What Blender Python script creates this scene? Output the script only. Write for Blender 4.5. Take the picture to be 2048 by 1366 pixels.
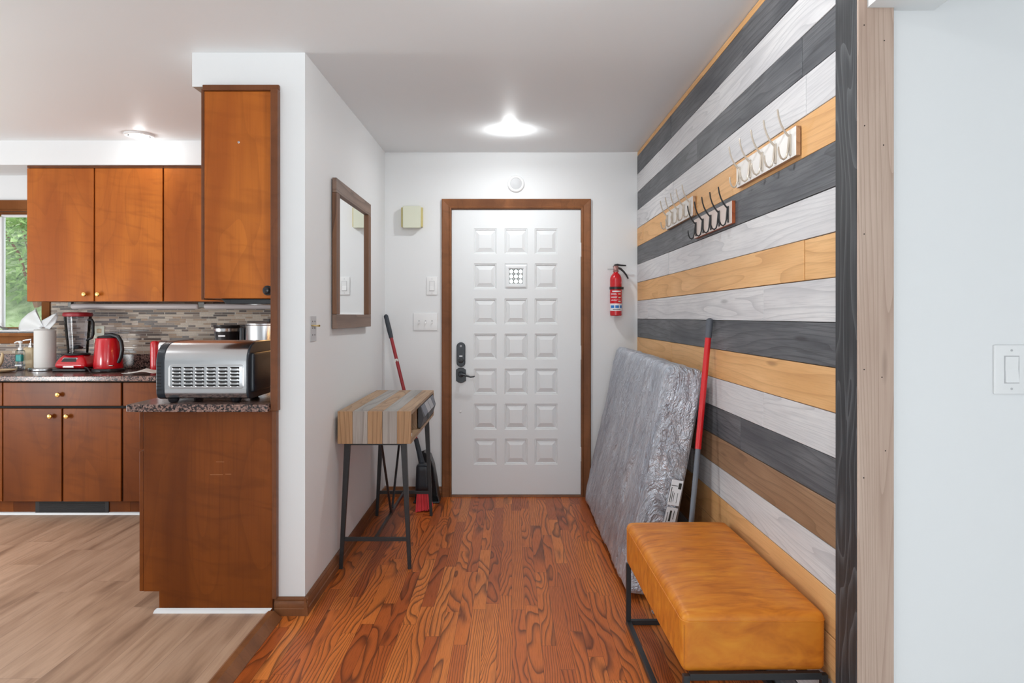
import bpy, bmesh, math, random
from mathutils import Vector, Matrix, noise as mnoise

for o in list(bpy.data.objects):
    bpy.data.objects.remove(o, do_unlink=True)
SC = bpy.context.scene
COL = SC.collection
rnd = random.Random(7)

# ------------------------------------------------------------------ camera
F = 1400.0                 # focal length in pixels of the 2048 px wide frame
CX, CY = 1024.0, 633.0     # where the level line of sight meets the picture
EYE = 1.277
cam = bpy.data.cameras.new('camera')
cam.sensor_width = 36.0
cam.lens = 36.0 * F / 2048.0
cam.shift_y = -(683.0 - CY) / 2048.0
cam.clip_start = 0.05
co = bpy.data.objects.new('camera', cam)
co.location = (0, 0, EYE)
co.rotation_euler = (math.pi / 2, 0, 0)
COL.objects.link(co)
SC.camera = co

# ------------------------------------------------------------------ exposure, sky and lights
SC.view_settings.view_transform = 'Standard'
SC.view_settings.look = 'None'
SC.view_settings.gamma = 1.0
SC.view_settings.use_curve_mapping = False
SC.view_settings.exposure = 0.18
W = bpy.data.worlds.new('sky')
SC.world = W
W.use_nodes = True
bg = W.node_tree.nodes['Background']
bg.inputs[0].default_value = (0.90, 0.95, 1.0, 1)
bg.inputs[1].default_value = 1.7


def area(name, loc, rot, sx, sy, power, color=(1, 1, 1), shape='RECTANGLE', spread=math.pi):
    l = bpy.data.lights.new(name, 'AREA')
    l.shape = shape
    l.size = sx
    if shape in ('RECTANGLE', 'ELLIPSE'):
        l.size_y = sy
    l.energy = power
    l.color = color
    l.spread = spread
    o = bpy.data.objects.new(name, l)
    o.location = loc
    o.rotation_euler = rot
    COL.objects.link(o)
    return o


FILL_TINT = (0.90, 0.98, 1.0)
# area fills added at assumed windows behind the camera and assumed glass door left
area('fill_rear_window', (-2.4, -3.93, 1.35), (math.pi / 2, 0, 0), 2.4, 1.9, 9, FILL_TINT)
area('fill_rear_window', (1.6, -3.93, 1.35), (math.pi / 2, 0, 0), 2.4, 1.9, 9, FILL_TINT)
area('fill_kitchen_door', (-5.13, 2.4, 1.2), (math.pi / 2, 0, -math.pi / 2), 2.2, 2.0, 14, FILL_TINT)
CANS_AND_FILL = [(-0.012, 4.33, 5.2), (-2.37, 4.45, 1.1), (-2.37, 2.5, 8), (0.08, 2.08, 21), (-0.3, 0.6, 8)]  # last pair: unseen fill added to brighten the vestibule, not known fixtures
for x, y, p in CANS_AND_FILL:
    l = bpy.data.lights.new('recessed_or_fill_lamp', 'POINT')       # like a domed lens it throws light sideways and onto the ceiling too
    l.energy = p; l.shadow_soft_size = .03; l.color = (0.955, 0.99, 1.0)
    o = bpy.data.objects.new('recessed_or_fill_lamp', l); o.location = (x, y, 2.408 if x > -1 else 2.402); COL.objects.link(o)
area('recessed_or_fill_lamp', (-0.012, 4.33, 2.415), (0, 0, 0), .1, .1, 5.2, (0.955, 0.99, 1.0), 'DISK', math.radians(170))
# unseen soft point fills added to lift ceiling and walls, no fixture modelled
for x, y, z, p in ((.1, -1.6, .5, 62), (-3.9, 2.6, .8, 60)):
    l = bpy.data.lights.new('unseen_fill_lamp', 'POINT')
    l.energy = p; l.shadow_soft_size = .28; l.color = (0.945, 0.988, 1.0)
    o = bpy.data.objects.new('unseen_fill_lamp', l); o.location = (x, y, z); COL.objects.link(o)
area('under_cabinet_glow', (-1.2, 3.75, 1.335), (0, 0, 0), 0.12, 0.5, 3.0, (1.0, 0.55, 0.2))


# ------------------------------------------------------------------ node helpers
def lin(r, g, b):
    f = lambda c: ((c / 255.0 + 0.055) / 1.055) ** 2.4 if c > 10.3 else c / 255.0 / 12.92
    return (f(r), f(g), f(b))


class E:
    def __init__(s, T, k): s.T = T; s.k = k
    def __add__(s, o): return s.T.math('ADD', s, o)
    def __radd__(s, o): return s.T.math('ADD', o, s)
    def __sub__(s, o): return s.T.math('SUBTRACT', s, o)
    def __rsub__(s, o): return s.T.math('SUBTRACT', o, s)
    def __mul__(s, o): return s.T.math('MULTIPLY', s, o)
    def __rmul__(s, o): return s.T.math('MULTIPLY', o, s)
    def __truediv__(s, o): return s.T.math('DIVIDE', s, o)
    def floor(s): return s.T.math('FLOOR', s)
    def fract(s): return s.T.math('FRACT', s)
    def abs(s): return s.T.math('ABSOLUTE', s)
    def pow(s, o): return s.T.math('POWER', s, o)
    def lt(s, o): return s.T.math('LESS_THAN', s, o)
    def gt(s, o): return s.T.math('GREATER_THAN', s, o)
    def min(s, o): return s.T.math('MINIMUM', s, o)
    def max(s, o): return s.T.math('MAXIMUM', s, o)


class T:
    def __init__(s, name):
        s.m = bpy.data.materials.new(name)
        s.m.use_nodes = True
        s.n = s.m.node_tree.nodes
        s.l = s.m.node_tree.links
        s.b = s.n['Principled BSDF']
    def put(s, sock, v):
        if isinstance(v, E): s.l.new(v.k, sock)
        elif isinstance(v, tuple) and len(v) == 3 and sock.type == 'RGBA': sock.default_value = (*v, 1)
        else: sock.default_value = v
    def math(s, op, *a):
        n = s.n.new('ShaderNodeMath'); n.operation = op
        for i, v in enumerate(a): s.put(n.inputs[i], v)
        return E(s, n.outputs[0])
    def obj(s):
        return E(s, s.n.new('ShaderNodeTexCoord').outputs['Object'])
    def attr(s, name):
        n = s.n.new('ShaderNodeAttribute'); n.attribute_name = name
        return E(s, n.outputs['Fac'])
    def sep(s, v):
        n = s.n.new('ShaderNodeSeparateXYZ'); s.put(n.inputs[0], v)
        return [E(s, n.outputs[i]) for i in range(3)]
    def comb(s, x, y, z):
        n = s.n.new('ShaderNodeCombineXYZ')
        for i, v in enumerate((x, y, z)): s.put(n.inputs[i], v)
        return E(s, n.outputs[0])
    def noise(s, v, scale=1, detail=2, rough=.5, dist=0):
        n = s.n.new('ShaderNodeTexNoise'); s.put(n.inputs['Vector'], v)
        n.inputs['Scale'].default_value = scale; n.inputs['Detail'].default_value = detail
        n.inputs['Roughness'].default_value = rough; n.inputs['Distortion'].default_value = dist
        return E(s, n.outputs[0])
    def voro(s, v, scale, out='Distance', feat='F1'):
        n = s.n.new('ShaderNodeTexVoronoi'); n.feature = feat; s.put(n.inputs['Vector'], v)
        n.inputs['Scale'].default_value = scale
        return E(s, n.outputs[out])
    def white(s, v):
        n = s.n.new('ShaderNodeTexWhiteNoise'); n.noise_dimensions = '3D'; s.put(n.inputs['Vector'], v)
        return E(s, n.outputs['Value'])
    def ramp(s, f, stops, mode='LINEAR'):
        n = s.n.new('ShaderNodeValToRGB'); n.color_ramp.interpolation = mode; s.put(n.inputs[0], f)
        el = n.color_ramp.elements
        while len(el) < len(stops): el.new(0.5)
        for e, (p, c) in zip(el, stops): e.position = p; e.color = (*c, 1)
        return E(s, n.outputs[0])
    def fr(s, f, a, b, c=0.0, d=1.0):
        n = s.n.new('ShaderNodeMapRange'); s.put(n.inputs[0], f)
        for i, v in enumerate((a, b, c, d)): n.inputs[i + 1].default_value = v
        return E(s, n.outputs[0])
    def mix(s, f, a, b, mode='MIX'):
        n = s.n.new('ShaderNodeMix'); n.data_type = 'RGBA'; n.blend_type = mode
        s.put(n.inputs[0], f); s.put(n.inputs[6], a); s.put(n.inputs[7], b)
        return E(s, n.outputs[2])
    def bump(s, h, strength=.3, dist=.01):
        n = s.n.new('ShaderNodeBump'); s.put(n.inputs['Height'], h)
        n.inputs['Strength'].default_value = strength; n.inputs['Distance'].default_value = dist
        s.l.new(n.outputs[0], s.b.inputs['Normal'])
    def set(s, **k):
        names = dict(color='Base Color', rough='Roughness', metal='Metallic', coat='Coat Weight', coat_rough='Coat Roughness',
                     spec='Specular IOR Level', trans='Transmission Weight', emit='Emission Color', emit_s='Emission Strength', ior='IOR', alpha='Alpha', sub='Subsurface Weight')
        for a, v in k.items(): s.put(s.b.inputs[names[a]], v)
        return s.m


def plain(name, c, rough=.5, metal=0.0, **k):
    t = T(name)
    return t.set(color=tuple(c), rough=rough, metal=metal, **k)


def board_wood(name, lo, mid, hi, along='y', rings=9.0, low=(0.8, 7.0), rough=.55, fiber=.35, blotch=.3, coat=0.0, bump=.25, line=.8):
    """planed board: cathedral rings from contour lines of stretched noise, fine fibre; boards differ by the face attribute 'seed'"""
    t = T(name)
    x, y, z = t.sep(t.obj())
    sd = t.attr('seed') * 37.0
    a = {'x': x, 'y': y, 'z': z}[along]
    others = [v for k, v in (('x', x), ('y', y), ('z', z)) if k != along]
    p, q = others
    v1 = t.comb(a * low[0] + sd, p * low[1] + sd * 0.7, q * low[1])
    n1 = t.noise(v1, 1, 1.5, .45, .25)
    r = (n1 * (rings * .62) + (p + q) * (rings * 1.5)).fract()
    rl = t.fr(r, 0.45, 1.0)
    rl = rl.pow(2.2)
    v2 = t.comb(a * 6 + sd, p * 260, q * 260)
    n2 = t.noise(v2, 1, 2, .6)
    v3 = t.comb(a * 2.2 + sd * 2.0, p * 9, q * 9)
    n3 = t.noise(v3, 1, 2, .5)
    c = t.mix(t.fr(n3, .3, .7), mid, hi)
    c = t.mix(rl * line, c, lo)
    c = t.mix(t.fr(n2, .45, .75) * fiber, c, lo)
    tone = t.white(t.comb(sd, 3.1, 1.7))
    c = t.mix(tone * blotch, c, mid)
    kn = t.voro(t.comb(a * 2.0 + sd * 5.0, p * 11, q * 11), 1)
    c = t.mix(t.fr(kn, .05, .13, 1.0, 0.0) * .55, c, tuple(v * .55 for v in lo))
    t.bump(rl * -.6 + n2 * .5, bump, .002)
    return t.set(color=c, rough=rough, coat=coat, coat_rough=.15)


def cabinet_wood(name, dark, light, along='z'):
    t = T(name)
    x, y, z = t.sep(t.obj())
    if along == 'x': x, z = z, x
    n1 = t.noise(t.comb(x * 4, y * 4, z * 1.1), 1, 2, .5, .6)
    n2 = t.noise(t.comb(x * 130, y * 130, z * 3), 1, 3, .6)
    n3 = t.noise(t.comb(x * 5 + z * 9, y * 5, z * 14), 1, 2, .5, 1.0)
    r = (t.noise(t.comb(x * 3, y * 3, z * .8 + 4.0), 1, 1, .4, .3) * 11.0).fract()
    c = t.mix(t.fr(n1, .32, .68), dark, light)
    c = t.mix(t.fr(n3, .5, .7) * .30, c, tuple(v * .72 for v in dark))
    c = t.mix(t.fr(r, .75, 1.0) * .22, c, tuple(v * .6 for v in dark))
    c = t.mix(t.fr(n2, .5, .8) * .35, c, tuple(v * .7 for v in dark))
    t.bump(n2, .05, .001)
    return t.set(color=c, rough=.36, spec=.22, coat=.03, coat_rough=.2)


def oak_floor():
    t = T('red_oak_strip_floor')
    x, y, z = t.sep(t.obj())
    w = .0572
    cx = x / w
    col = cx.floor()
    off = t.white(t.comb(col, 1.0, 2.0)) * 5.0
    cy = y / .78 + off
    row = cy.floor()
    sd = t.white(t.comb(col, row, 3.0))
    sd2 = t.white(t.comb(col, row, 8.0))
    fx, fy = cx.fract(), cy.fract()
    # cathedral figure
    sd3 = t.white(t.comb(row, col, 12.0))
    n1 = t.noise(t.comb(x * 6.0 + sd * 31.0, y * 1.0 + sd * 57.0, sd * 9.0), 1, 2.4, .40, .25)
    r = (n1 * (7.0 + sd2 * 16.0) + x * (sd3 * 170.0 - 40.0)).fract()
    rl = t.fr(r, .42, .9).pow(1.5) * t.fr(r, .9, 1.0, 1.0, 0.0)
    n2 = t.noise(t.comb(x * 420, y * 9 + sd * 40.0, 0.0), 1, 2, .6)
    n3 = t.noise(t.comb(x * 3, y * 1.2, 5.0), 1, 2, .5)
    c = t.ramp(sd, [(0, lin(172, 84, 34)), (.35, lin(206, 110, 46)), (.7, lin(216, 120, 50)), (1, lin(228, 136, 64))])
    c = t.mix(t.fr(n3, .35, .7) * .3, c, lin(150, 64, 26))
    c = t.mix(t.fr(n2, .48, .7) * .35, c, lin(98, 42, 18))
    c = t.mix(rl * .8, c, lin(72, 30, 16))
    ex = t.math('MINIMUM', fx, 1.0 - fx) * w
    ey = t.math('MINIMUM', fy, 1.0 - fy) * .78
    gap = t.math('MINIMUM', ex, ey).lt(.0007)
    c = t.mix(gap * .75, c, lin(40, 16, 10))
    t.bump(rl * -.3 - gap + n2 * .2, .12, .002)
    return t.set(color=c, rough=t.fr(n2, .3, .7, .30, .42), spec=.3)


def vinyl_floor():
    t = T('taupe_vinyl_plank_floor')
    x, y, z = t.sep(t.obj())
    w = .182
    cx = x / w
    col = cx.floor()
    cy = y / 1.22 + t.white(t.comb(col, 1.0, 2.0)) * 5.0
    row = cy.floor()
    sd = t.white(t.comb(col, row, 3.0))
    n1 = t.noise(t.comb(x * 11 + sd * 31.0, y * 1.3 + sd * 57.0, sd * 9.0), 1, 3.5, .55, .4)
    n2 = t.noise(t.comb(x * 90, y * 4 + sd * 40.0, 0.0), 1, 2, .6)
    c = t.ramp(n1, [(.28, lin(132, 102, 82)), (.45, lin(182, 148, 122)), (.6, lin(202, 168, 142)), (.75, lin(172, 140, 116))])
    c = t.mix(t.fr(n2, .5, .8) * .28, c, lin(108, 80, 62))
    c = t.mix(sd * .22, c, lin(140, 108, 88))
    ex = t.math('MINIMUM', cx.fract(), 1.0 - cx.fract()) * w
    ey = t.math('MINIMUM', cy.fract(), 1.0 - cy.fract()) * 1.22
    gap = t.math('MINIMUM', ex, ey).lt(.0008)
    c = t.mix(gap * .45, c, lin(80, 58, 46))
    return t.set(color=c, rough=.42)


def granite():
    t = T('speckled_brown_granite')
    v = t.obj()
    a = t.noise(v, 95, 3, .65)
    b = t.voro(v, 150, 'Color')
    bs = t.sep(b)[0]
    k = a * .65 + bs * .4
    c = t.ramp(k, [(.34, lin(24, 22, 24)), (.45, lin(62, 52, 52)), (.55, lin(120, 92, 84)), (.66, lin(160, 128, 116)), (.78, lin(86, 74, 76))])
    return t.set(color=c, rough=.2)


def mosaic():
    t = T('glass_and_stone_strip_mosaic')
    x, y, z = t.sep(t.obj())
    u = x + y
    rh = .0152
    rz = z / rh
    row = rz.floor()
    r1 = t.white(t.comb(row, 2.0, 5.0))
    L = .062 + r1 * .05
    warp = t.math('SINE', u * 23.0 + row * 2.4) * .35
    cu = u / L + r1 * 17.0 + warp
    cell = cu.floor()
    sd = t.white(t.comb(row, cell, 7.0))
    c = t.ramp(sd, [(0, lin(98, 86, 80)), (.22, lin(150, 132, 118)), (.36, lin(196, 178, 160)), (.52, lin(116, 102, 94)), (.66, lin(176, 152, 130)), (.84, lin(206, 192, 176))], 'CONSTANT')
    st = t.noise(t.obj(), 140, 2, .6)
    c = t.mix(t.fr(st, .5, .7) * sd.gt(.6) * .35, c, lin(140, 100, 76))
    ez = t.math('MINIMUM', rz.fract(), 1.0 - rz.fract()) * rh
    eu = t.math('MINIMUM', cu.fract(), 1.0 - cu.fract()) * .08
    g = t.math('MINIMUM', ez, eu).lt(.0011)
    c = t.mix(g, c, lin(200, 192, 182))
    t.bump(t.fr(t.math('MINIMUM', ez, eu), 0, .003), .5, .002)
    return t.set(color=c, rough=t.math('MAXIMUM', g * .7, sd.gt(.6) * .35 + .24))


def wall_paint(name, c):
    t = T(name)
    n = t.noise(t.obj(), 260, 2, .6)
    t.bump(n, .04, .001)
    return t.set(color=c, rough=.55, spec=.3)


def glass_thin(name, tint=(1, 1, 1), refl=.08):
    t = T(name)
    tr = t.n.new('ShaderNodeBsdfTransparent'); tr.inputs[0].default_value = (*tint, 1)
    gl = t.n.new('ShaderNodeBsdfGlossy'); gl.inputs['Roughness'].default_value = .02
    fz = t.n.new('ShaderNodeFresnel'); fz.inputs[0].default_value = 1.3
    mx = t.n.new('ShaderNodeMixShader')
    t.l.new(fz.outputs[0], mx.inputs[0]); t.l.new(tr.outputs[0], mx.inputs[1]); t.l.new(gl.outputs[0], mx.inputs[2])
    t.l.new(mx.outputs[0], t.n['Material Output'].inputs[0])
    return t.m


def emitter(name, c, s):
    return plain(name, c, .4, emit=tuple(c), emit_s=s)


def leather():
    t = T('caramel_leather')
    x, y, z = t.sep(t.obj())
    n1 = t.noise(t.comb(x * 9, y * 34, z * 14), 1, 3, .6, .6)
    n2 = t.noise(t.obj(), 420, 2, .6)
    n3 = t.noise(t.obj(), 9, 2, .5)
    c = t.ramp(n1, [(.28, lin(176, 94, 20)), (.5, lin(208, 122, 32)), (.72, lin(222, 144, 44))])
    c = t.mix(t.fr(n3, .4, .7) * .3, c, lin(180, 100, 26))
    t.bump(n2, .10, .0008)
    return t.set(color=c, rough=.45, spec=.35, coat=.04, coat_rough=.35)


def silver_wrap():
    t = T('silver_plastic_wrap')
    x, y, z = t.sep(t.obj())
    w1 = t.noise(t.comb(x * 6, y * 9 + z * 2.0, z * 2.4), 1, 5, .62, 1.3)
    w2 = t.noise(t.comb(x * 16, y * 26 + z * 8.0, z * 9), 1, 4, .65, 1.4)
    w3 = t.noise(t.obj(), 120, 2, .6)
    ridge = (w1 - .5).abs() * -4.0 + (w2 - .5).abs() * -1.8
    t.bump(ridge + w3 * .06, .8, .025)
    c = t.mix(t.fr(w1, .3, .7), lin(172, 180, 194), lin(226, 231, 240))
    c = t.mix(t.fr(w2, .48, .7) * .45, c, lin(152, 157, 170))
    return t.set(color=c, rough=t.fr(w2, .3, .7, .26, .42), metal=.45, spec=.6)


MAT = {}
MAT['wall'] = wall_paint('white_wall_paint', (.825, .832, .838))
MAT['ceil'] = wall_paint('white_ceiling_paint', (.86, .878, .89))
MAT['door'] = plain('white_door_enamel', (.80, .815, .825), .35)
MAT['white_plastic'] = plain('white_plastic', (.85, .85, .85), .3)
MAT['gray_plastic'] = plain('grey_plastic', lin(190, 190, 192), .4)
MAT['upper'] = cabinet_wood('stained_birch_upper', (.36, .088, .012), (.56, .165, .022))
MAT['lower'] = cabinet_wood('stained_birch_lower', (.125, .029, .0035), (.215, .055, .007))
MAT['edge'] = cabinet_wood('dark_stained_edge', (.13, .045, .018), (.21, .075, .03))
MAT['casing'] = cabinet_wood('stained_casing', (.16, .06, .024), (.29, .115, .045))
MAT['window_wood'] = cabinet_wood('matt_window_wood', (.20, .075, .028), (.34, .14, .055))
MAT['window_wood'].node_tree.nodes['Principled BSDF'].inputs['Specular IOR Level'].default_value = 0
MAT['window_wood'].node_tree.nodes['Principled BSDF'].inputs['Coat Weight'].default_value = 0
MAT['gap'] = plain('shadow_gap_black', (.012, .01, .009), .8)
MAT['oak'] = oak_floor()
MAT['vinyl'] = vinyl_floor()
MAT['granite'] = granite()
MAT['mosaic'] = mosaic()
MAT['p_white'] = board_wood('whitewashed_board', lin(176, 175, 178), lin(202, 200, 202), lin(222, 220, 220), rings=30, low=(.55, 6), fiber=.6, line=.75)
MAT['p_dark'] = board_wood('charcoal_board', lin(40, 42, 46), lin(74, 76, 81), lin(116, 117, 120), rings=20, low=(.6, 6), fiber=.7, line=.6)
MAT['p_nat'] = board_wood('natural_board', lin(176, 122, 70), lin(216, 164, 106), lin(232, 184, 128), rings=16, low=(.6, 6), fiber=.35, line=.5)
MAT['p_brown'] = board_wood('brown_board', lin(104, 76, 52), lin(142, 108, 80), lin(164, 130, 100), rings=22, low=(.6, 6), fiber=.45, line=.6)
MAT['post_dark'] = board_wood('black_stained_trim', lin(128, 130, 134), lin(26, 27, 30), lin(46, 48, 52), along='z', rings=16, low=(1.6, 9), fiber=.2, line=.42)
MAT['post_tan'] = board_wood('tan_trim_board', lin(150, 122, 104), lin(186, 160, 144), lin(202, 178, 162), along='z', rings=34, low=(.2, 9), fiber=.3, line=.5)
MAT['rustic'] = board_wood('reclaimed_tan_board', lin(118, 90, 66), lin(166, 134, 104), lin(186, 154, 122), rings=18, fiber=.4)
MAT['rustic_grey'] = board_wood('reclaimed_grey_board', lin(118, 112, 108), lin(158, 154, 150), lin(178, 174, 170), rings=9, fiber=.5)
MAT['rustic_v'] = board_wood('reclaimed_tan_upright', lin(118, 84, 54), lin(168, 128, 90), lin(188, 148, 108), along='z', rings=18, fiber=.4)
MAT['rustic_grey_v'] = board_wood('reclaimed_grey_upright', lin(118, 108, 100), lin(160, 150, 142), lin(182, 172, 164), along='z', rings=9, fiber=.5)
MAT['mirror_wood'] = board_wood('weathered_brown_frame', lin(84, 62, 50), lin(122, 98, 84), lin(142, 118, 104), rings=8, fiber=.3)
MAT['mirror_edge'] = board_wood('brown_frame_edge', lin(70, 42, 24), lin(112, 74, 48), lin(128, 88, 60), along='z', rings=8)
MAT['mirror'] = plain('mirror_silver', (.93, .94, .94), .0, 1.0)
MAT['black_metal'] = plain('black_powder_coat', (.018, .018, .02), .42)
MAT['black_plastic'] = plain('black_plastic', (.014, .015, .018), .3)
MAT['navy_black'] = plain('blue_black_enamel', (.018, .022, .03), .32)
MAT['steel'] = plain('brushed_steel', (.62, .62, .63), .22, 1.0)
MAT['chrome'] = plain('polished_chrome', (.8, .8, .81), .08, 1.0)
MAT['brass'] = plain('polished_brass', (.86, .62, .22), .15, 1.0)
MAT['red'] = plain('red_enamel', lin(200, 16, 30), .22, coat=.5)
MAT['red_tube'] = plain('red_tube', lin(206, 30, 36), .35)
MAT['dark_red_tube'] = plain('dark_red_tube', lin(150, 34, 42), .35)
MAT['grey_tube'] = plain('grey_tube', lin(104, 110, 120), .4)
MAT['grip'] = plain('dark_grip_rubber', lin(52, 58, 66), .6)
MAT['grey_grip'] = plain('grey_grip_rubber', lin(88, 92, 100), .6)
MAT['bristle'] = plain('red_bristles', lin(232, 72, 80), .6)
MAT['mop'] = plain('grey_cotton_yarn', lin(150, 148, 148), .9)
MAT['leather'] = leather()
MAT['stitch'] = plain('tan_thread', lin(176, 108, 44), .7)
MAT['wrap'] = silver_wrap()
MAT['paper'] = plain('white_paper', lin(226, 224, 220), .8)
MAT['ink'] = plain('black_ink', lin(50, 48, 46), .8)
MAT['film'] = plain('white_plastic_film', (.86, .87, .88), .35, alpha=.8)
MAT['cream'] = plain('cream_plastic', lin(222, 224, 204), .45)
MAT['cream_edge'] = plain('yellowed_edge', lin(206, 192, 130), .5)
MAT['hook_beige'] = plain('beige_enamel_wire', lin(196, 184, 170), .3, .25)
MAT['rack_white'] = plain('white_painted_board', lin(222, 218, 214), .4)
MAT['rack_side'] = board_wood('tan_board_edge', lin(150, 112, 80), lin(186, 146, 112), lin(200, 162, 128))
MAT['rack_side_red'] = board_wood('red_brown_board_edge', lin(120, 54, 24), lin(160, 78, 38), lin(176, 92, 48))
MAT['rack_pink'] = plain('pale_pink_board', lin(216, 200, 192), .4)
MAT['soap'] = plain('beige_soap_bottle', lin(214, 188, 150), .4)
MAT['teal'] = plain('teal_liquid', lin(40, 168, 158), .3)
MAT['clear'] = glass_thin('clear_plastic', (.86, .9, .93))
MAT['jar'] = glass_thin('blender_jar_plastic', (.93, .93, .95))
MAT['pane'] = glass_thin('window_pane', (.97, .99, .98))
MAT['tube_grey'] = plain('frosted_tube_cover', lin(206, 198, 198), .3)
MAT['lid_red'] = plain('dark_red_lid', lin(150, 26, 38), .35)
MAT['lens'] = emitter('lit_lens', (1, .98, .95), 14)
MAT['label_red'] = plain('red_label', lin(206, 20, 34), .35)
MAT['label_white'] = plain('white_label', lin(232, 234, 238), .4)
MAT['label_blue'] = plain('blue_print', lin(40, 120, 200), .4)
MAT['bronze'] = plain('worn_valve_metal', lin(168, 128, 124), .35, .6)
MAT['raw_wood'] = plain('raw_soffit_board', lin(168, 150, 134), .7)
MAT['drywall_dark'] = plain('dark_backing', lin(40, 32, 26), .8)
MAT['quarter'] = plain('white_quarter_round', (.82, .82, .83), .4)
MAT['patch_a'] = plain('grey_patch', lin(118, 122, 132), .5)
MAT['patch_b'] = plain('light_grey_patch', lin(176, 176, 180), .5)
MAT['patch_c'] = plain('charcoal_patch', lin(66, 66, 70), .5)
MAT['olive_grille'] = plain('grey_grille_metal', lin(120, 120, 116), .4, .3)


# ------------------------------------------------------------------ mesh helpers
WO = {}


class MB:
    def __init__(s):
        s.v = []; s.f = []; s.mi = []; s.sd = []
        s.cur = 0; s.seed = 0.0
    def face(s, idx):
        s.f.append(tuple(idx)); s.mi.append(s.cur); s.sd.append(s.seed)
    def quad(s, *pts):
        b = len(s.v); s.v += [Vector(p) for p in pts]
        s.face(range(b, b + len(pts)))
        return s
    def box(s, x0, x1, y0, y1, z0, z1):
        return s.hexa([(x0, y0, z0), (x1, y0, z0), (x1, y1, z0), (x0, y1, z0), (x0, y0, z1), (x1, y0, z1), (x1, y1, z1), (x0, y1, z1)])
    def hexa(s, c):
        b = len(s.v); s.v += [Vector(p) for p in c]
        for q in ((0, 3, 2, 1), (4, 5, 6, 7), (0, 1, 5, 4), (1, 2, 6, 5), (2, 3, 7, 6), (3, 0, 4, 7)):
            s.face([b + i for i in q])
        return s
    def prism(s, poly, d):
        """poly: 3-D points of one face, d: extrusion vector"""
        d = Vector(d); n = len(poly); b = len(s.v)
        s.v += [Vector(p) for p in poly] + [Vector(p) + d for p in poly]
        s.face([b + i for i in reversed(range(n))]); s.face([b + n + i for i in range(n)])
        for i in range(n):
            j = (i + 1) % n
            s.face((b + i, b + j, b + n + j, b + n + i))
        return s
    def tube(s, path, r, n=10, cap=True, squash=None):
        path = [Vector(p) for p in path]
        rs = r if isinstance(r, (list, tuple)) else [r] * len(path)
        b = len(s.v)
        up = None
        for i, p in enumerate(path):
            d = (path[min(i + 1, len(path) - 1)] - path[max(i - 1, 0)]).normalized()
            if up is None:
                up = Vector((0, 0, 1)) if abs(d.z) < .9 else Vector((1, 0, 0))
            a = (up - d * up.dot(d)).normalized(); c = d.cross(a); up = a
            for k in range(n):
                t = 2 * math.pi * k / n
                s.v.append(p + (a * math.cos(t) + c * math.sin(t) * (squash or 1)) * rs[i])
        for i in range(len(path) - 1):
            for k in range(n):
                k2 = (k + 1) % n
                s.face((b + i * n + k, b + i * n + k2, b + (i + 1) * n + k2, b + (i + 1) * n + k))
        if cap:
            s.face([b + k for k in reversed(range(n))])
            e = b + (len(path) - 1) * n
            s.face([e + k for k in range(n)])
        return s
    def bar(s, p, q, w, h=None, up=(0, 0, 1)):
        """square bar from p to q"""
        p, q = Vector(p), Vector(q); h = h or w
        d = (q - p).normalized(); u = Vector(up)
        if abs(d.dot(u)) > .95: u = Vector((0, 1, 0))
        a = d.cross(u).normalized() * w / 2; c = a.cross(d).normalized() * h / 2
        return s.hexa([p - a - c, p + a - c, p + a + c, p - a + c, q - a - c, q + a - c, q + a + c, q - a + c])
    def lathe(s, prof, c=(0, 0, 0), axis='z', n=28, sx=1.0, sy=1.0):
        c = Vector(c); b = len(s.v); m = len(prof)
        for r, h in prof:
            for k in range(n):
                t = 2 * math.pi * k / n
                u, v = r * math.cos(t) * sx, r * math.sin(t) * sy
                s.v.append(c + (Vector((u, v, h)) if axis == 'z' else Vector((u, h, v)) if axis == 'y' else Vector((h, u, v))))
        fl = axis == 'y'
        for i in range(m - 1):
            for k in range(n):
                k2 = (k + 1) % n
                q = (b + i * n + k, b + i * n + k2, b + (i + 1) * n + k2, b + (i + 1) * n + k)
                s.face(tuple(reversed(q)) if fl else q)
        if prof[0][0] > 1e-6: s.face([b + k for k in range(n)] if fl else [b + k for k in reversed(range(n))])
        e = b + (m - 1) * n
        if prof[-1][0] > 1e-6: s.face([e + k for k in reversed(range(n))] if fl else [e + k for k in range(n)])
        return s
    def rbox(s, c, h, r, fn=None, res=(6, 6, 6), k=4):
        """box with rounded edges, half sizes h, radius r, optional warp fn(point, outward)"""
        def ax(hh, nn):
            rr = min(r, hh * .98)
            a = [-hh + rr * (1 - math.cos(math.pi / 2 * i / k)) for i in range(k + 1)]
            m = [-hh + rr + (2 * hh - 2 * rr) * i / nn for i in range(1, nn)]
            return a + m + [-q for q in reversed(a)]
        A = [ax(h[i], res[i]) for i in range(3)]
        rr = [min(r, h[i] * .98) for i in range(3)]
        c = Vector(c); seen = {}
        def vert(p):
            key = tuple(round(q, 6) for q in p)
            if key not in seen:
                inn = Vector([max(-h[i] + rr[i], min(h[i] - rr[i], p[i])) for i in range(3)])
                d = Vector(p) - inn
                d = d.normalized() if d.length > 1e-9 else Vector((0, 0, 1))
                q = inn + Vector([d[i] * rr[i] for i in range(3)])
                if fn: q = fn(q, d)
                seen[key] = len(s.v); s.v.append(c + q)
            return seen[key]
        for a in range(3):
            u, w = (a + 1) % 3, (a + 2) % 3
            for sg in (-1, 1):
                for i in range(len(A[u]) - 1):
                    for j in range(len(A[w]) - 1):
                        ids = []
                        for (di, dj) in ((0, 0), (1, 0), (1, 1), (0, 1)):
                            p = [0, 0, 0]; p[a] = sg * h[a]; p[u] = A[u][i + di]; p[w] = A[w][j + dj]
                            ids.append(vert(p))
                        if len(set(ids)) > 2:
                            s.face(ids if sg > 0 else ids[::-1])
        return s
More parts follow.
